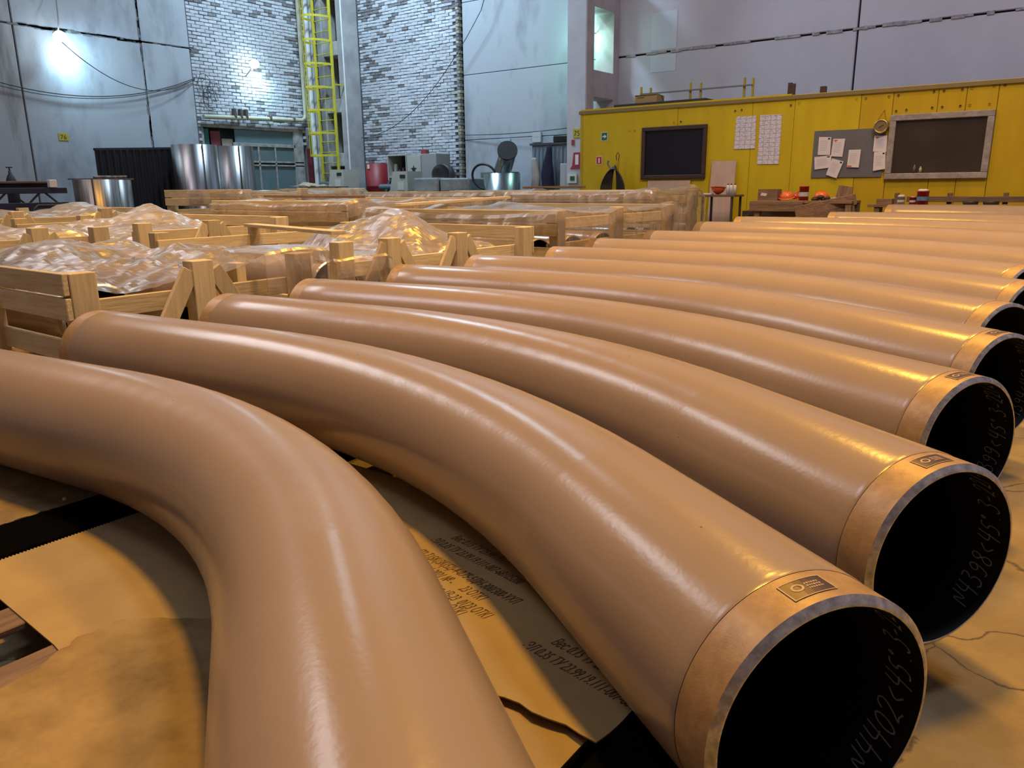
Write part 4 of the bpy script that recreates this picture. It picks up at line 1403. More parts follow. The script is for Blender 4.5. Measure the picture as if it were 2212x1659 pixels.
# ------------------------------------------------------------------ furniture before the cabin
DKM = mat('dark_brown_metal', (0.05, 0.035, 0.03, 1), .6)
tb = thing('small_table', 'small dark steel table before the leaning plywood board', 'table', (-5.49, 13.55, 0))
MB().box(-5.82, -5.17, 13.38, 13.85, 1.165, 1.20, .004).build('table_top', mat('worn_table_top', (.12, .085, .06, 1), .7, var=.3), tb)
for x in (-5.78, -5.24):
    for y in (13.40, 13.80):
        MB().box(x, x + .035, y, y + .035, 0, 1.165).build('leg', DKM, tb)
MB().box(-5.78, -5.2, 13.41, 13.44, .55, .59).build('stretcher', DKM, tb)
def hard_hat(c, r, col, label, tilt=0.0, rz=0.0):
    h = thing('hard_hat', label, 'helmet', c, 'orange hard hats on the tables')
    m = mat('hat_' + str(col[0]), col, .35, spec=.5)
    s = MB().sphere((0, 0, 0), r, 20, .85, 0.0)
    b = MB().lathe([(r * .98, 0.0), (r * 1.18, -.008), (r * 1.18, -.014), (r * .96, -.006)], n=24)
    rg = MB()
    for k in (-1, 0, 1):
        rg.tube([(k * r * .22, r * .9 * math.cos(a) * (1 - .05 * abs(k)), r * .87 * math.sin(a) * (1 - .04 * abs(k)) + .004) for a in [math.pi * i / 12 for i in range(13)]], r * .06, 6)
    Mx = Matrix.Rotation(rz, 4, 'Z') @ Matrix.Rotation(tilt, 4, 'X')
    for nm, q in (('shell', s), ('brim', b), ('ridge', rg)):
        q.v = [tuple(Vector(c) + Vector((0, 0, .016)) + Mx @ Vector(p)) for p in q.v]
        q.build(nm, m, h)
    return h
OR = (0.62, 0.10, 0.025, 1)
hh = hard_hat((-5.55, 13.58, 1.30), .12, OR, 'orange hard hat lying upside down on the small table', math.pi * .96)
bt = MB()
wb = mat('white_cap', (.6, .6, .62, 1), .5)
for i, (x, y) in enumerate([(-5.34, 13.50), (-5.28, 13.50), (-5.22, 13.52)]):
    b = thing('aerosol_can', '%s of three white aerosol cans on the small table' % ['leftmost', 'middle', 'rightmost'][i], 'can', (x, y, 1.2), 'aerosol cans on the small table')
    MB().lathe([(.0001, 0), (.026, 0), (.026, .15), (.018, .165), (.0001, .165)], (x, y, 1.2), 16).build('can_body', wb, b)
    MB().lathe([(.014, .165), (.014, .19), (.0001, .192)], (x, y, 1.2), 12).build('nozzle', MATS['black_metal'], b)
tag(MB().box(-5.79, -5.63, 13.42, 13.58, 1.20, 1.225, .004).build('white_packet', wb), 'flat white packet at the left edge of the small table', 'packet')

OLD0, OLD1, OLD2 = wood(0, 'old'), wood(1, 'old'), wood(2, 'old')
wbn = thing('workbench', 'old wooden workbench with plank sides before the yellow cabin', 'workbench', (-4.2, 13.5, 0))
for k in range(3):
    MB().box(-4.82, -3.20, 13.28 + k * .2, 13.47 + k * .2, 1.06, 1.105, .004).build('top_plank', OLD0, wbn)
MB().box(-4.84, -3.95, 13.24, 13.28, .93, 1.10, .004).build('front_plank', OLD0, wbn)
m = MB().beam((-4.02, 13.10, .93), (-3.18, 13.45, 1.13), .04, .17, ch=.004)
m.build('side_plank', OLD0, wbn)
m = MB().beam((-4.02, 13.09, .76), (-3.18, 13.44, .95), .04, .17, ch=.004)
m.build('side_plank', OLD0, wbn)
for (x, y) in [(-4.76, 13.28), (-4.06, 13.28), (-4.76, 13.8), (-3.3, 13.8), (-3.3, 13.3)]:
    MB().box(x, x + .09, y, y + .09, 0, 1.06, .004).build('leg', OLD2, wbn)
MB().box(-4.8, -3.2, 13.75, 13.8, .0, 1.05).build('back_board', wood(0, 'dark'), wbn)
wx = thing('wooden_box', 'small old wooden box at the left end of the workbench', 'box', (-4.59, 13.5, 1.105))
for (a0, a1, b0, b1, c0, c1) in [(-4.76, -4.43, 13.40, 13.42, 1.106, 1.29), (-4.76, -4.43, 13.60, 13.62, 1.106, 1.29), (-4.76, -4.74, 13.42, 13.60, 1.106, 1.29), (-4.45, -4.43, 13.42, 13.60, 1.106, 1.29), (-4.74, -4.45, 13.42, 13.6, 1.106, 1.12)]:
    MB().box(a0, a1, b0, b1, c0, c1).build('side', OLD0, wx)
flat_poly([(-4.72, 1.19), (-4.62, 1.18), (-4.60, 1.22), (-4.70, 1.235)], 13.399).build('white_stain', wb, wx)
hard_hat((-4.31, 13.52, 1.145), .115, (0.60, 0.13, 0.03, 1), 'pale orange hard hat lying left of the red paint tin on the workbench', .25)
hard_hat((-4.14, 13.66, 1.135), .11, (0.40, 0.03, 0.02, 1), 'dark red hard hat half hidden behind the red paint tin', .1)
hard_hat((-3.78, 13.66, 1.135), .12, (0.63, 0.12, 0.02, 1), 'bright orange hard hat lying right of the red paint tin', -.2)
def tin(x, y, z, r, h, body, band, lid, label, drip=False):
    t = thing('paint_tin', label, 'tin', (x, y, z), 'paint tins by the cabin')
    MB().lathe([(.0001, 0), (r, 0), (r, h), (r * 1.05, h), (r * 1.05, h + .012), (r * .9, h + .012), (r * .9, h + .002), (.0001, h + .002)], (x, y, z), 24).build('tin_body', body, t)
    MB().lathe([(r * 1.012, h * .3), (r * 1.012, h * .62)], (x, y, z), 24).build('tin_label', band, t)
    MB().lathe([(r * .88, h + .004), (r * .6, h + .014), (.0001, h + .016)], (x, y, z), 20).build('lid', lid, t)
    if drip:
        m = MB()
        for k in range(9):
            a = k * .7
            m.sphere((x + r * .5 * math.cos(a), y + r * .5 * math.sin(a), z + h + .02), r * .42, 8, .6)
        m.build('paint_crust', wb, t)
    return t
REDT, WHT, BLU = mat('red_tin_paint', (0.38, 0.02, 0.02, 1), .4), mat('white_tin_label', (.55, .55, .56, 1), .5, var=.4, vscale=40), mat('blue_label', (.10, .22, .42, 1), .5, var=.4, vscale=30)
tin(-4.005, 13.45, 1.105, .075, .22, REDT, WHT, REDT, 'red and white paint tin standing among the hard hats')
gl = MB()
for k in range(5):
    gl.sphere((-3.72 + .05 * k - .1, 13.42 + .02 * (k % 2), 1.125 + .02 * (k % 3)), .055, 10, .6)
tag(gl.build('work_glove', mat('brown_leather', (.06, .035, .022, 1), .8, var=.3)), 'crumpled dark brown work glove right of the red paint tin', 'glove')
gl = MB()
for k in range(4):
    gl.sphere((-3.60 + .06 * k, 13.55, 1.125 + .008 * (k % 2)), .045, 10, .6)
tag(gl.build('rag', mat('pale_rag', (.36, .31, .27, 1), .9, var=.3)), 'pale crumpled rag at the right end of the workbench', 'rag')
m = MB().beam((-3.43, 13.62, 1.12), (-3.40, 13.66, 1.33), .23, .015, up=(0, 1, 0))
tag(m.build('wooden_board', OLD2), 'small brown board standing upright at the right end of the workbench', 'board')
# clutter under the tables
ex = thing('fire_extinguisher', 'dull red cylinder standing under the workbench left end', 'cylinder', (-4.98, 13.55, 0))
MB().lathe([(.0001, 0), (.11, 0), (.11, .62), (.07, .72), (.03, .74), (.03, .8), (.0001, .8)], (-4.98, 13.55, 0.0), 20).build('cylinder_body', mat('dull_red', (.16, .04, .03, 1), .5), ex)
MB().box(-5.02, -4.94, 13.52, 13.58, .8, .86).build('valve', DKM, ex)
bg = MB().box(-5.62, -5.28, 13.62, 13.98, .0, .62, .08)
tag(bg.build('dark_sack', mat('dark_sack', (.022, .018, .017, 1), .9)), 'dark sack standing under the small table', 'sack')
tag(MB().box(-5.15, -4.88, 13.75, 14.1, 0, .92, .01).build('cabinet_box', mat('dark_cabinet', (.04, .035, .034, 1), .7)), 'dark low cabinet between the small table and the workbench', 'cabinet')
# low brown bench with a back rail, tins on it
bn = thing('bench', 'long brown bench with a low back rail along the yellow cabin', 'bench', (-1.6, 13.95, 0))
MB().box(-3.05, .9, 13.66, 13.95, 1.00, 1.045, .004).build('seat_plank', OLD0, bn)
MB().box(-2.55, .9, 14.02, 14.06, 1.075, 1.16, .004).build('back_rail', wood(0, 'dark'), bn)
for x in (-2.74, -1.98, -1.23, -.4):
    MB().box(x, x + .07, 14.06, 14.10, 0, 1.215, .004).build('back_post', wood(2, 'dark'), bn)
for x in (-2.95, -1.9, -.8, .5):
    MB().box(x, x + .08, 13.68, 13.93, 0, 1.0, .004).build('leg', OLD2, bn)
tin(-2.575, 13.74, 1.046, .055, .11, WHT, WHT, wb, 'small white paint tin leftmost on the bench', True)
tin(-2.41, 13.76, 1.046, .05, .10, REDT, WHT, wb, 'small red and white paint tin in the middle of three on the bench')
tin(-2.27, 13.73, 1.046, .085, .19, REDT, BLU, wb, 'large red and blue paint tin with white crust on the bench', True)
bx = MB().box(-2.93, -2.70, 13.70, 13.9, 1.046, 1.13, .004)
tag(bx.build('low_box', wood(0, 'old')), 'low open wooden box left of the paint tins on the bench', 'box')
for i, x in enumerate((-1.62, -1.35)):
    m = MB().lathe([(.10, 0), (.11, .035), (.10, .05), (.07, .05), (.07, 0)], (x, 13.82, 1.046), 20)
    tag(m.build('black_disc', MATS['black_hose']), '%s black rubber ring lying on the bench' % ('left' if i == 0 else 'right'), 'ring', 'rubber rings on the bench')

# ================================================================== FAR WALLS: LAMPS, LADDER, PIPES, WIRES, SIGNS
LAMPG = mat('lamp_lens', (1, 1, 1, 1), .3, emit=(0.75, 0.93, 1.0, 1), estr=40)
def wall_lamp(p, aim, label, power, arm_to, dy=.18):
    l = thing('flood_lamp', label, 'lamp', p, 'cold white flood lamps on the left wall')
    MB().box(p[0] - .07, p[0] + .05, p[1] - .11, p[1] + .11, p[2] - .08, p[2] + .08, .01).build('housing', mat('lamp_grey', (.25, .25, .26, 1), .5), l)
    MB().sphere((p[0] + .02, p[1], p[2] - .02), .135, 20, .9).build('lens', LAMPG, l)
    MB().tube([(p[0] - .04, p[1], p[2])] + arm_to, .018, 8).build('bracket', MATS['lamp_grey'], l)
    d = bpy.data.lights.new('flood_lamp_light', 'SPOT')
    d.energy = power
    d.color = (0.48, 0.80, 1.0)
    d.shadow_soft_size = .10
    d.spot_size = math.radians(165)
    d.spot_blend = 1.0
    o = bpy.data.objects.new('flood_lamp_light', d)
    COL.objects.link(o)
    o.location = (p[0] - .02, p[1] + dy, p[2] - .22)
    o.rotation_euler = (Vector(aim) - Vector(o.location)).to_track_quat('-Z', 'Y').to_euler()
    return l
wall_lamp((-19.75, 9.10, 4.84), (-20.3, 9.75, 4.3), 'bright cold flood lamp on a long arm by the concrete panels', 130, [(-19.85, 9.18, 5.2), (-19.95, 9.25, 5.75), (-20.29, 9.3, 6.0)])
wall_lamp((-20.02, 14.50, 4.86), (-20.44, 14.9, 3.9), 'bright cold flood lamp on the brick wall', 110, [(-20.2, 14.5, 4.7), (-20.42, 14.48, 4.55)], .30)
d = bpy.data.lights.new('hidden_bay_lamp', 'POINT')
d.energy = 55
d.color = (0.42, 1.0, 0.80)
d.shadow_soft_size = .08
o = bpy.data.objects.new('hidden_bay_lamp', d)
COL.objects.link(o)
o.location = (-10.62, 17.05, 4.85)
hl = thing('bay_lamp', 'greenish lamp fixed behind the column beside the plastered bay', 'lamp', (-10.5, 17.05, 4.85))
MB().box(-10.56, -10.44, 16.98, 17.12, 4.90, 4.98, .01).build('housing', MATS['lamp_grey'], hl)
MB().tube([(-10.46, 17.05, 4.94), (-10.41, 17.40, 4.94)], .015, 6).build('arm', MATS['lamp_grey'], hl)
# added cool fill to brighten the back bay, no fixture
area('back_bay_fill', (-15.5, 13.5, 11.0), (-16.5, 17.6, 3.5), 1.2, 1.2, 1100, (0.55, 0.80, 1.0))

# yellow caged ladder
YL = mat('ladder_yellow', (0.52, 0.46, 0.03, 1), .5, var=.15, vscale=5)
ld = thing('caged_ladder', 'yellow caged ladder running up the corner column', 'ladder', (-19.5, 16.6, 0))
for x in (-19.86, -19.12):
    MB().box(x - .035, x + .035, 16.58, 16.65, 1.0, 11.5, .006).build('stringer', YL, ld)
z = 1.2
while z < 9.0:
    MB().tube([(-19.83, 16.62, z), (-19.15, 16.62, z)], .014, 6).build('rung', YL, ld)
    z += .315
z = 2.35
hoops = []
while z < 9:
    pts = [(-19.86, 16.62, z)] + [(-19.49 + .40 * math.cos(a), 16.56 - .62 * math.sin(a), z) for a in [math.pi - math.pi * i / 12 for i in range(13)]] + [(-19.12, 16.62, z)]
    m = MB()
    for i in range(len(pts) - 1):
        m.beam(pts[i], pts[i + 1], .012, .06, up=(0, 0, 1))
    m.build('cage_hoop', YL, ld)
    z += .655
for a in (.28, .5, .72):
    x, y = -19.49 + .40 * math.cos(math.pi * a), 16.56 - .62 * math.sin(math.pi * a)
    MB().box(x - .015, x + .015, y - .006, y + .006, 2.35, 8.9).build('cage_bar', YL, ld)
for zz in (1.6, 4.4, 7.2):
    for x in (-19.86, -19.12):
        MB().box(x - .02, x + .02, 16.64, 17.045, zz, zz + .04).build('wall_bracket', YL, ld)

# service pipes
PY = mat('pale_yellow_pipe', (0.46, 0.46, 0.34, 1), .5, var=.2)
PWH = mat('white_pipe', (0.60, 0.62, 0.62, 1), .45, var=.12)
gp = MB().tube([(-20.28, 16.42, 12), (-20.28, 16.42, 3.62), (-20.28, 16.38, 3.48), (-20.28, 16.24, 3.42), (-20.28, 12.9, 3.34)], .062, 12)
gpo = tag(gp.build('gas_pipe', PY), 'pale yellow pipe running down and along under the brickwork', 'pipe')
for y in (13.9, 14.1, 14.28, 15.1, 15.95):
    MB().box(-20.38, -20.20, y - .05, y + .03, 3.36, 3.50 + .12 * (y < 14.5), .02).build('pipe_clamp', mat('clamp_rust', (.10, .08, .075, 1), .8), gpo)
for i, (y, r, zb, lab) in enumerate([(16.60, .07, 1.4, 'white service pipe nearest the brick wall, left of the ladder'), (16.80, .085, 1.2, 'thicker white service pipe right beside the yellow ladder')]):
    tag(MB().tube([(-20.16, y, 12), (-20.16, y, zb)] + ([(-20.0, y + .05, zb - .1), (-19.8, y + .1, zb - .12)] if i else []), r, 14).build('service_pipe', PWH), lab, 'pipe', 'white service pipes in the corner')
tag(MB().tube([(-19.06, 17.0, 12), (-19.0, 16.98, 1.0)], .03, 8).build('conduit', PWH), 'thin white conduit along the right edge of the corner column', 'conduit')

# wires
WIRE = mat('wire_black', (0.03, 0.03, 0.035, 1), .6)
def sag(a, b, s, n=20):
    a, b = Vector(a), Vector(b)
    return [a.lerp(b, k / n) - Vector((0, 0, s * 4 * (k / n) * (1 - k / n))) for k in range(n + 1)]
for (a, b, s, r, lab) in [((-20.2, 6.5, 4.15), (-20.2, 12.7, 4.30), .62, .012, 'slack black cable looped low across the concrete wall'),
                          ((-20.22, 6.5, 4.05), (-20.2, 12.7, 4.26), .60, .009, 'thinner black cable looped just under the slack one'),
                          ((-19.6, 9.05, 4.7), (-20.2, 12.7, 4.28), .62, .010, 'black lamp cable hanging from the flood lamp to the brick edge'),
                          ((-18.98, 17.5, 2.9), (-13.9, 17.3, 5.9), .75, .010, 'slack black wire rising across the white brick bay'),
                          ((-13.9, 17.3, 5.9), (-12.6, 17.2, 8.6), .0, .010, 'black wire rising over the plastered bay'),
                          ((-14.8, 17.55, 2.80), (-10.5, 17.3, 2.84), .06, .010, 'black cable strung along the plastered bay'),
                          ((-10.62, 16.4, 1.4), (-10.44, 16.3, 3.5), -.05, .014, 'black cable climbing the grey column from the locker')]:
    tag(MB().tube(sag(a, b, s), r, 6).build('wire', WIRE), lab, 'wire')
cw = MB()
rr = random.Random(8)
for k in range(7):
    cx, cz = 13.0 + rr.uniform(0, .35), 4.0 + rr.uniform(-.25, .25)
    cw.tube([(-20.36 + .02 * k, cx + .2 * math.cos(a) * rr.uniform(.7, 1.2), cz + .25 * math.sin(a)) for a in [i * .5 for i in range(11)]], .008, 5)
tag(cw.build('cable_tangle', WIRE), 'tangle of loose cable hanging at the left edge of the brickwork', 'cable')

# number signs and red sign
sg = tag(MB().box(-20.295, -20.285, 9.0, 9.22, 2.56, 2.73).build('number_sign', mat('sign_yellow', (0.52, 0.42, 0.03, 1), .6, var=.15)), 'yellow sign with number 76 on the concrete wall', 'sign', 'number signs')
text_mesh('76', .15, (-20.283, 9.03, 2.59), (0, 1, 0), (0, 0, 1)).build('number_76', mat('sign_ink', (.05, .04, .02, 1), .8), sg)
sg = tag(MB().box(-10.22, -9.97, 16.085, 16.095, 2.47, 2.67).build('number_sign', MATS['sign_yellow']), 'yellow sign with number 75 on the column beside the cabin', 'sign', 'number signs')
text_mesh('75', .17, (-10.20, 16.083, 2.51), (1, 0, 0), (0, 0, 1)).build('number_75', MATS['sign_ink'], sg)
tag(MB().box(-10.265, -10.185, 16.085, 16.095, 2.31, 2.43).build('red_sign', mat('red_sticker', (.32, .03, .06, 1), .6)), 'small red square sticker below the number 75', 'sign')
sg = tag(MB().add([(-10.30, 16.085, 1.77), (-10.02, 16.085, 1.77), (-10.02, 16.085, 2.14), (-10.20, 16.085, 2.14), (-10.24, 16.085, 1.84),
                   (-10.30, 16.095, 1.77), (-10.02, 16.095, 1.77), (-10.02, 16.095, 2.14), (-10.20, 16.095, 2.14), (-10.24, 16.095, 1.84)],
                  [(0, 1, 2, 3, 4), (9, 8, 7, 6, 5), (0, 5, 6, 1), (1, 6, 7, 2), (2, 7, 8, 3), (3, 8, 9, 4), (4, 9, 5, 0)]).build('fire_point_sign', MATS['red_sticker']), 'red and white fire point sign low on the column', 'sign')
MB().box(-10.15, -10.06, 16.078, 16.085, 1.86, 2.09).build('white_field', WHITE, sg)
sg = tag(MB().box(-10.36, -10.10, 16.07, 16.09, 1.44, 1.66).build('exit_sign', WHITE), 'tilted green and white exit sign at the foot of the column', 'sign')
MB().box(-10.28, -10.16, 16.062, 16.07, 1.50, 1.60).build('green_field', GREEN, sg)
# electrical plate and pale blue board on the plastered bay
tag(MB().box(-12.45, -12.17, 17.56, 17.62, 2.50, 2.78, .01).build('wall_plate', mat('plate_grey', (.45, .46, .48, 1), .7)), 'square grey cover plate on the plastered bay', 'plate')
tag(MB().box(-13.58, -13.20, 17.585, 17.618, 2.0, 2.64).build('wall_board', mat('pale_blue_board', (.32, .42, .50, 1), .6)), 'pale blue board fixed on the plastered bay behind the duct elbow', 'board')

# ================================================================== THINGS ALONG THE FAR WALLS
# dark corrugated sheet
cg = MB()
vs, fs = [], []
NC = 64
for i in range(NC + 1):
    y = 8.93 + 2.5 * i / NC
    dx = .03 if (i // 2) % 2 else 0.0
    for z in (0.0, 2.28 + .10 * i / NC):
        vs.append((-18.45 + dx, y, z))
        vs.append((-18.50 + dx, y, z))
for i in range(NC):
    a = i * 4
    fs += [(a, a + 4, a + 6, a + 2), (a + 1, a + 3, a + 7, a + 5), (a + 2, a + 6, a + 7, a + 3)]
fs += [(0, 2, 3, 1), (NC * 4, NC * 4 + 1, NC * 4 + 3, NC * 4 + 2)]
cg.add(vs, fs)
cgo = thing('corrugated_sheet', 'dark corrugated steel sheet standing before the concrete wall', 'steel sheet', (-18.5, 10, 0))
cg.build('sheet', mat('dark_corrugated', (0.022, 0.021, 0.026, 1), .5, metal=.4, var=.3, vscale=3), cgo)
cap = MB().beam((-18.46, 8.91, 2.29), (-18.46, 11.45, 2.395), .08, .05)
cap.build('top_cap', mat('dark_cap', (0.014, 0.014, 0.018, 1), .6), cgo)

# rolled steel shells
STEEL = mat('steel_streak_reflect', (0.36, 0.34, 0.35, 1), .33, metal=1.0, col2=(0.15, 0.13, 0.12, 1), vscale=3.0, vdetail=6, stretch=(4, 4, .12), vlo=.35, vhi=.68)  # vertical streaks paint reflections into the steel colour
STEEL_D = mat('dull_steel', (0.30, 0.27, 0.25, 1), .4, metal=1.0, col2=(0.10, 0.09, 0.09, 1), vscale=3.0, stretch=(4, 4, .15), vlo=.35, vhi=.65)  # same painted reflection streaks on a darker steel
def shell(c, r, h, m, label, seam=0.0):
    t = thing('steel_shell', label, 'steel shell', c, 'rolled steel shells by the left wall')
    MB().lathe([(r, 0), (r, h), (r - .012, h), (r - .012, 0), (r, 0)], c, 48).build('shell_wall', m, t)
    a = seam
    MB().box(c[0] + r * math.cos(a) - .012, c[0] + r * math.cos(a) + .012, c[1] + r * math.sin(a) - .012, c[1] + r * math.sin(a) + .012, c[2] + .0, c[2] + h).build('seam', STEEL_D, t)
    return t
shell((-17.75, 10.95, 0), .52, 2.42, STEEL, 'tall bright rolled steel shell standing right before the corrugated sheet', -.2)
shell((-18.3, 12.38, 0), .50, 2.45, STEEL, 'tall bright rolled steel shell standing left of the plastic covered window', -.3)
shell((-16.55, 7.93, 0), .42, 1.60, STEEL_D, 'short dull rolled steel shell nearer the blue truss', -.6)
shell((-17.2, 8.58, 0), .38, 1.60, STEEL_D, 'short dull rolled steel shell standing before the corrugated sheet', -.5)
tag(MB().beam((-16.9, 7.55, 1.615), (-16.6, 8.75, 1.615), .05, .03).build('flat_bar', STEEL_D), 'dark flat bar lying across the short steel shells', 'bar')
tag(MB().tube([(-17.3, 8.25, 1.65), (-16.95, 8.80, 1.65)], .045, 12).build('pipe_offcut', STEEL_D), 'dark pipe offcut lying on top of the short steel shells', 'pipe')

# blue truss on the left, gas cylinder, clutter
BLUE = mat('dark_blue_paint', (0.012, 0.018, 0.05, 1), .45, var=.3, vscale=3)
tr = thing('steel_truss', 'dark blue steel truss lying at the left edge of the photo', 'truss', (-16.8, 5.5, .8))
for (x, z) in [(-16.6, 1.12), (-16.6, 1.40), (-17.2, 1.48), (-17.2, 1.10)]:
    MB().box(x - .05, x + .05, 3.6, 7.35, z - .06, z + .05, .006).build('chord', BLUE, tr)
for k in range(6):
    y = 3.6 + k * .6
    MB().beam((-16.6, y, 1.12), (-16.6, y + .3, 1.40), .03, .03).build('lattice_bar', BLUE, tr)
    MB().beam((-16.6, y + .3, 1.40), (-16.6, y + .6, 1.12), .03, .03).build('lattice_bar', BLUE, tr)
MB().box(-17.25, -16.55, 3.6, 7.3, .98, 1.05).build('bottom_plate', BLUE, tr)
for y in (4.0, 5.6, 7.0):
    MB().box(-17.1, -16.7, y, y + .1, 0, .98, .006).build('trestle', mat('black_trestle', (.012, .012, .014, 1), .7), tr)
tag(MB().box(-17.3, -17.0, 6.0, 7.3, 1.53, 1.58, .01).box(-17.35, -17.25, 5.2, 7.4, 1.53, 1.56).build('scrap_boards', wood(1, 'dark')), 'scrap boards lying on top of the blue truss', 'boards')
tag(MB().box(-16.62, -16.5, 7.02, 7.16, 1.451, 1.60, .01).build('white_carton', wb), 'small white carton lying on the blue truss end', 'box')
gc = thing('gas_cylinder', 'dark gas cylinder standing before the concrete wall at the left edge', 'gas cylinder', (-18.3, 7.04, 0))
MB().lathe([(.0001, 0), (.112, 0), (.112, 1.45), (.10, 1.58), (.06, 1.70), (.03, 1.74), (.03, 1.80), (.0001, 1.80)], (-18.3, 7.04, 0.0), 24).build('cylinder_body', mat('black_cylinder', (.02, .02, .022, 1), .5), gc)
MB().tube([(-18.3, 7.04, 1.78), (-18.3, 7.04, 1.88)], .016, 8).tube([(-18.3, 6.98, 1.87), (-18.3, 7.10, 1.87)], .012, 8).build('valve', MATS['black_metal'], gc)
hc = thing('hand_cart', 'black tubular hand cart behind the far row crate', 'cart', (-16.2, 6.9, 0))
MB().tube([(-16.1, 6.5, .2), (-16.1, 6.5, 1.06), (-16.1, 6.58, 1.12), (-16.1, 7.25, 1.12), (-16.1, 7.33, 1.06), (-16.1, 7.33, .2)], .022, 8).build('handle', MATS['black_metal'], hc)
MB().box(-16.45, -16.08, 6.5, 7.33, .0, .62, .01).build('cart_tray', MATS['black_metal'], hc)
tag(MB().box(-16.4, -16.1, 7.4, 7.52, .0, .93, .01).build('striped_sack', mat('white_sack', (.30, .30, .31, 1), .8, var=.5, vscale=9, stretch=(1, 1, 6))), 'grey white sack standing behind the hand cart', 'sack')

# pallet stacks behind the crates
for k in range(5):
    pallet(-16.0 + .03 * (k % 2), -14.6 + .04 * (k % 3), 11.95, 15.25, ['lowest wooden pallet of the far stack', 'second lowest wooden pallet of the far stack', 'middle wooden pallet of the far stack', 'second wooden pallet from the top of the far stack', 'topmost wooden pallet of the far stack behind the crates'][k],
           z=(.285 * k if k < 4 else .285 * 3 + .201) + (.15 if k > 2 else 0) - (.15 if k > 2 else 0), tone='pale', slats=8 if k > 2 else 4, group='pallets in the far stack', h=.284 if k < 3 else .20)
tag(MB().box(-19.2, -16.75, 13.6, 15.4, 0, 1.34, .01).build('board_stack', wood(0, 'pale')), 'low stack of planks before the plastic covered window', 'plank stack')
for i in range(3):
    tag(MB().box(-18.9 + .3 * i, -16.9 + .2 * i, 14.0 + .2 * i, 14.25 + .2 * i, 1.341 + .03 * i, 1.371 + .03 * i, .004).build('loose_plank', wood(0, 'old')), ['lowest', 'middle', 'topmost'][i] + ' weathered loose plank on the plank stack before the window', 'plank', 'weathered planks on the stack')
pf = MB()
film_patch(pf, -18.6, -17.6, 14.3, 15.0, bumps(1.46, [(-18.1, 14.5, .10, .15, .2)]), amp=.05, res=.06, seed=21.0)
tag(pf.build('plastic_film', FILM), 'white crumpled plastic film on the plank stack before the window', 'plastic film')

# machines, barrel, cabinets before the brick bay
GREYM = mat('machine_grey', (0.40, 0.40, 0.36, 1), .5, var=.08)
def welder(x, y, label, ztop=1.90):
    t = thing('welding_machine', label, 'machine', (x, y, 0), 'grey machines before the brick bay')
    z0 = ztop - .62
    m = MB().add([(x - .36, y, z0), (x + .36, y, z0), (x + .36, y + .6, z0), (x - .36, y + .6, z0), (x - .20, y, ztop), (x + .36, y, ztop), (x + .36, y + .6, ztop), (x - .20, y + .6, ztop)],
                 [(0, 3, 2, 1), (4, 5, 6, 7), (0, 1, 5, 4), (1, 2, 6, 5), (2, 3, 7, 6), (3, 0, 4, 7)])
    m.build('casing', GREYM, t)
    MB().box(x - .3, x + .3, y + .05, y + .55, 0.0, z0).build('stand', MATS['black_metal'], t)
    MB().box(x + .08, x + .28, y - .012, y, ztop - .18, ztop - .09).build('display', MATS['black_metal'], t)
    MB().box(x - .02, x + .22, y - .008, y, ztop - .5, ztop - .28).build('door_plate', mat('plate_pale', (.50, .50, .47, 1), .5), t)
    MB().tube([(x - .9, y + .2, ztop - .42), (x - .3, y + .2, ztop - .42)], .09, 10).build('roller_arm', mat('blue_steel_arm', (.12, .17, .2, 1), .4, metal=.5), t)
    MB().tube([(x - .62, y + .1, ztop - .62), (x - .62, y + .3, ztop - .25)], .06, 8).build('clamp_arm', MATS['black_metal'], t)
welder(-18.36, 15.8, 'grey machine with slanted face at the foot of the ladder', 1.91)
welder(-15.76, 15.8, 'grey machine with slanted face before the grey cabinets', 1.81)
rb = thing('red_barrel', 'red steel drum standing against the white brick bay', 'barrel', (-17.68, 16.85, 0))
MB().lathe([(.0001, 0), (.33, 0), (.33, .7), (.345, .72), (.33, .74), (.33, 1.4), (.345, 1.42), (.33, 1.44), (.33, 2.08), (.30, 2.08), (.30, 2.05), (.0001, 2.05)], (-17.68, 16.85, 0.0), 32).build('drum', mat('drum_red', (0.20, 0.008, 0.012, 1), .5), rb)
MB().box(-17.72, -17.64, 16.50, 16.525, 1.93, 2.05).build('label', wb, rb)
gcab = thing('grey_cabinet', 'open grey cabinet with dark shelf before the white brick bay', 'cabinet', (-16.7, 17.0, 0))
MB().box(-17.17, -17.14, 16.8, 17.4, 0, 2.28).build('side', GREYM, gcab)
MB().box(-17.17, -16.39, 17.38, 17.4, 0, 2.28).build('back', mat('cab_dark', (.04, .03, .03, 1), .7), gcab)
MB().box(-17.17, -16.39, 16.8, 17.4, 2.28, 2.31).build('top', GREYM, gcab)
MB().box(-17.14, -16.42, 16.82, 17.38, 1.66, 1.70).build('shelf', GREYM, gcab)
MB().box(-16.42, -16.39, 16.8, 17.4, 0, 2.28).build('side', GREYM, gcab)
MB().box(-17.14, -16.42, 16.82, 17.38, 0, 1.5).build('lower_body', GREYM, gcab)
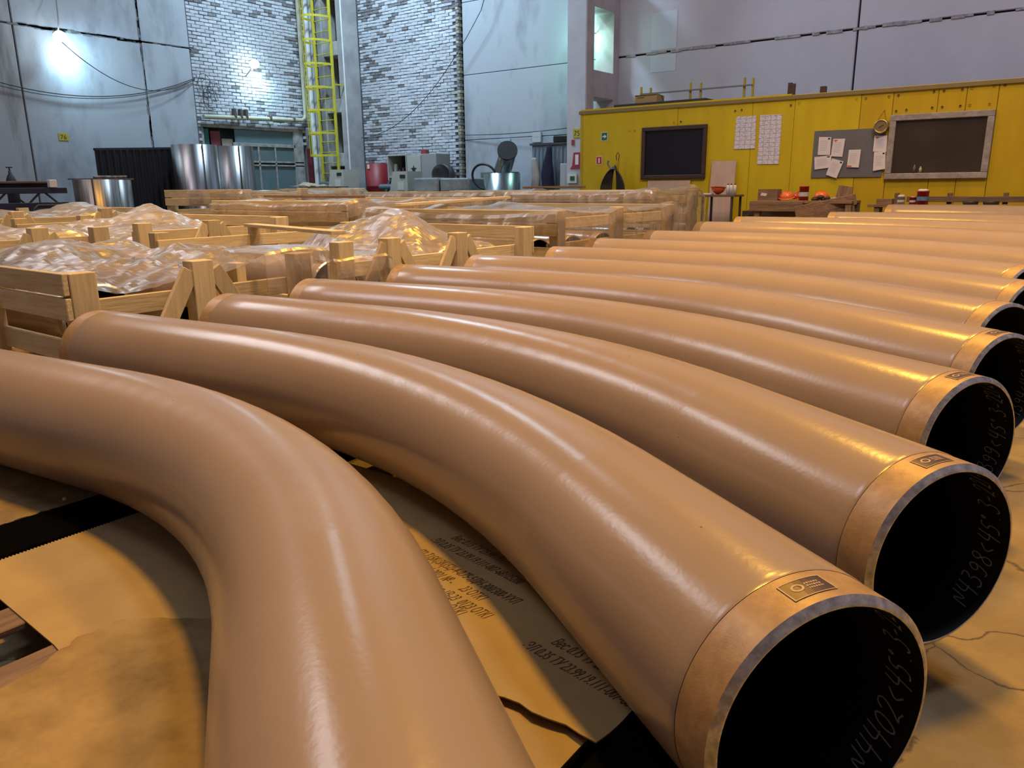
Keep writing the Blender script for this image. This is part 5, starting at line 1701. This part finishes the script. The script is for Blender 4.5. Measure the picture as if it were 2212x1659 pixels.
for (x, w_, h_, cc) in [(-17.02, .12, .36, 'jar_pale'), (-16.85, .08, .2, 'jar_dark'), (-16.7, .1, .25, 'jar_dark'), (-16.55, .08, .3, 'jar_red')]:
    m = MB().lathe([(.0001, 0), (w_ / 2, 0), (w_ / 2, h_ * .8), (w_ / 3, h_), (.0001, h_)], (x, 17.0, 1.70), 14)
    tag(m.build('jar', mat(cc, {'jar_pale': (.4, .4, .42, 1), 'jar_dark': (.07, .04, .04, 1), 'jar_red': (.16, .03, .03, 1)}[cc], .4)), {-17.02: 'pale jar leftmost on the open cabinet shelf', -16.85: 'dark small jar second on the open cabinet shelf', -16.7: 'dark larger jar third on the open cabinet shelf', -16.55: 'dark red jar rightmost on the open cabinet shelf'}[x], 'jar', 'jars on the cabinet shelf')
cd = thing('grey_cabinet', 'closed grey cabinet with a torn black star mark beside the open one', 'cabinet', (-15.8, 17.0, 0))
MB().box(-16.37, -15.82, 16.8, 17.4, 0, 2.27, .008).build('body', GREYM, cd)
MB().box(-15.80, -15.22, 16.8, 17.4, 0, 2.30, .008).build('door', mat('machine_grey_dark', (.27, .27, .26, 1), .5), cd)
st = []
for k in range(10):
    a = math.pi / 2 + 2 * math.pi * k / 10
    r_ = .13 if k % 2 == 0 else .055
    st.append((-16.10 + r_ * math.cos(a), 1.88 + r_ * math.sin(a)))
flat_poly(st, 16.796).build('star_mark', MATS['black_metal'], cd)
tag(MB().box(-15.95, -15.75, 16.95, 17.1, 2.301, 2.42, .006).build('red_box', mat('drum_red2', (.25, .04, .05, 1), .5)), 'small red box on top of the grey cabinets', 'box')
# foil wrapped bench with duct pieces
FOIL = mat('silver_foil', (0.55, 0.57, 0.60, 1), .25, metal=.9, bump=1.0, bscale=9, var=.3, vscale=5)
fb = thing('foil_crates', 'long low bench wrapped in silver foil before the plastered bay', 'bench', (-13.5, 15.8, 0))
MB().box(-14.9, -14.0, 15.5, 16.3, 0.9, 1.62, .03).build('foil_block', FOIL, fb)
MB().box(-13.95, -12.98, 15.5, 16.3, 0.9, 1.60, .03).build('foil_block', FOIL, fb)
MB().box(-15.0, -12.75, 15.45, 16.35, .82, .90).build('table_top', mat('blue_table', (.015, .025, .09, 1), .5), fb)
for x in (-14.9, -13.6, -12.9):
    MB().box(x, x + .08, 15.5, 16.3, 0, .82).build('leg', MATS['blue_table'], fb)
dr = MB().lathe([(.0001, 0), (.33, 0), (.33, .2), (.30, .2), (.30, .03), (.0001, .03)], (0, 0, 0), 32)
dr.v = [(-14.35 + p[0], 16.2 - p[2], 1.66 + p[1] * .8 + .05) for p in dr.v]
tag(dr.build('dark_drum', mat('drum_black', (.03, .03, .033, 1), .5)), 'dark round drum lying on the foil wrapped bench', 'drum')
tag(MB().box(-13.3, -12.4, 16.4, 16.9, 1.2, 1.75, .01).box(-13.2, -12.5, 16.45, 16.85, 0, 1.2).build('green_case', mat('green_case', (.10, .13, .11, 1), .6)), 'dull green case behind the foil wrapped bench', 'case')
# galvanised duct pieces
GALV = mat('galvanised', (0.50, 0.54, 0.55, 1), .25, metal=1.0, var=.3, vscale=4, stretch=(3, 3, .4))
dk = thing('duct_ring', 'wide galvanised duct ring standing before the plastered bay', 'duct', (-12.2, 15.9, 0))
MB().lathe([(.46, 0), (.46, 1.70), (.45, 1.70), (.45, 0)], (-12.2, 15.9, 0.0), 40).build('ring_wall', GALV, dk)
rg = MB().tube([(-12.45 + .38 * math.cos(2 * math.pi * k / 28), 15.5 - .06 * math.sin(2 * math.pi * k / 28), 1.62 + .30 * math.sin(2 * math.pi * k / 28)) for k in range(28)], .03, 8, closed=True)
rg.build('dark_flange', MATS['black_metal'], dk)
el = thing('duct_elbow', 'galvanised duct elbow with dark open mouth rising from the duct ring', 'duct', (-12.15, 15.95, 1.6))
pts = [(-12.25, 15.95, 1.55), (-12.2, 15.95, 1.8), (-12.1, 15.93, 2.0), (-11.98, 15.85, 2.16), (-11.93, 15.78, 2.22)]
MB().tube(pts, [.22, .22, .215, .21, .21], 28, cap=False).build('elbow_wall', GALV, el)
MB().tube([pts[-1], (-11.90, 15.74, 2.245)], [.25, .25], 28).build('mouth', MATS['black_metal'], el)  # closed black disc paints in the dark inside of the mouth
# locker with hanging work clothes
lk = thing('locker', 'corrugated grey steel locker beside the column', 'locker', (-11.1, 16.8, 0))
MB().box(-11.66, -10.56, 16.45, 17.3, 0, 2.36, .006).build('locker_body', mat('locker_steel', (.20, .26, .32, 1), .45, metal=.2), lk)
for k in range(9):
    x = -11.62 + k * .118
    MB().box(x, x + .055, 16.43, 16.455, .05, 2.32, .008).build('rib', MATS['locker_steel'], lk)
MB().box(-11.70, -10.52, 16.40, 17.3, 2.36, 2.41).build('locker_top', mat('locker_dark', (.05, .055, .06, 1), .6), lk)
tag(MB().beam((-11.15, 16.7, 2.50), (-10.55, 16.9, 2.50), .3, .16, ch=.02).build('black_bag', MATS['black_metal']), 'flat black bag lying on top of the steel locker', 'bag')
def garment(cx, y, ztop, zbot, w0, w1, m, label, seed):
    mb = MB()
    n, k = 14, 22
    vs, fs = [], []
    for j in range(n + 1):
        f_ = j / n
        w = w0 + (w1 - w0) * min(1, f_ * 1.6) * (1 - .12 * max(0, f_ - .7))
        z = ztop + (zbot - ztop) * f_
        for i in range(k):
            a = 2 * math.pi * i / k
            rr_ = 1 + .22 * noise.noise(Vector((math.cos(a) * 1.6, math.sin(a) * 1.6 + seed, f_ * 2.2)))
            vs.append((cx + w * math.cos(a) * rr_ + .02 * math.sin(seed + f_ * 5), y + .5 * w * math.sin(a) * rr_, z + (.05 * noise.noise(Vector((a, seed, 1))) if j == n else 0)))
    for j in range(n):
        for i in range(k):
            fs.append((j * k + i, (j + 1) * k + i, (j + 1) * k + (i + 1) % k, j * k + (i + 1) % k))
    fs += [tuple(range(k)), tuple(reversed(range(n * k, n * k + k)))]
    mb.add(vs, fs, True)
    return tag(mb.build('work_coat', m), label, 'coat', 'work clothes hung at the locker')
garment(-11.06, 16.30, 2.34, 1.30, .06, .17, mat('navy_cloth', (.008, .010, .035, 1), .9, var=.3), 'navy blue work coat hanging on the steel locker door', 2.0)
garment(-11.42, 16.22, 2.06, 1.30, .06, .12, mat('beige_cloth', (.42, .38, .36, 1), .9, var=.25), 'pale beige work coat hanging left of the steel locker', 5.0)
tag(MB().box(-12.0, -11.72, 16.9, 17.3, 1.35, 1.85, .01).box(-11.98, -11.74, 16.95, 17.28, 0, 1.35).build('switch_box', mat('dark_switch_box', (.06, .065, .075, 1), .6)), 'dark switch box standing left of the beige coat', 'box')
tag(MB().box(-10.66, -10.42, 16.2, 16.4, 0, 1.9, .01).build('grey_post_box', mat('post_box_grey', (.38, .39, .41, 1), .6)), 'narrow grey box standing before the right side of the locker', 'box')
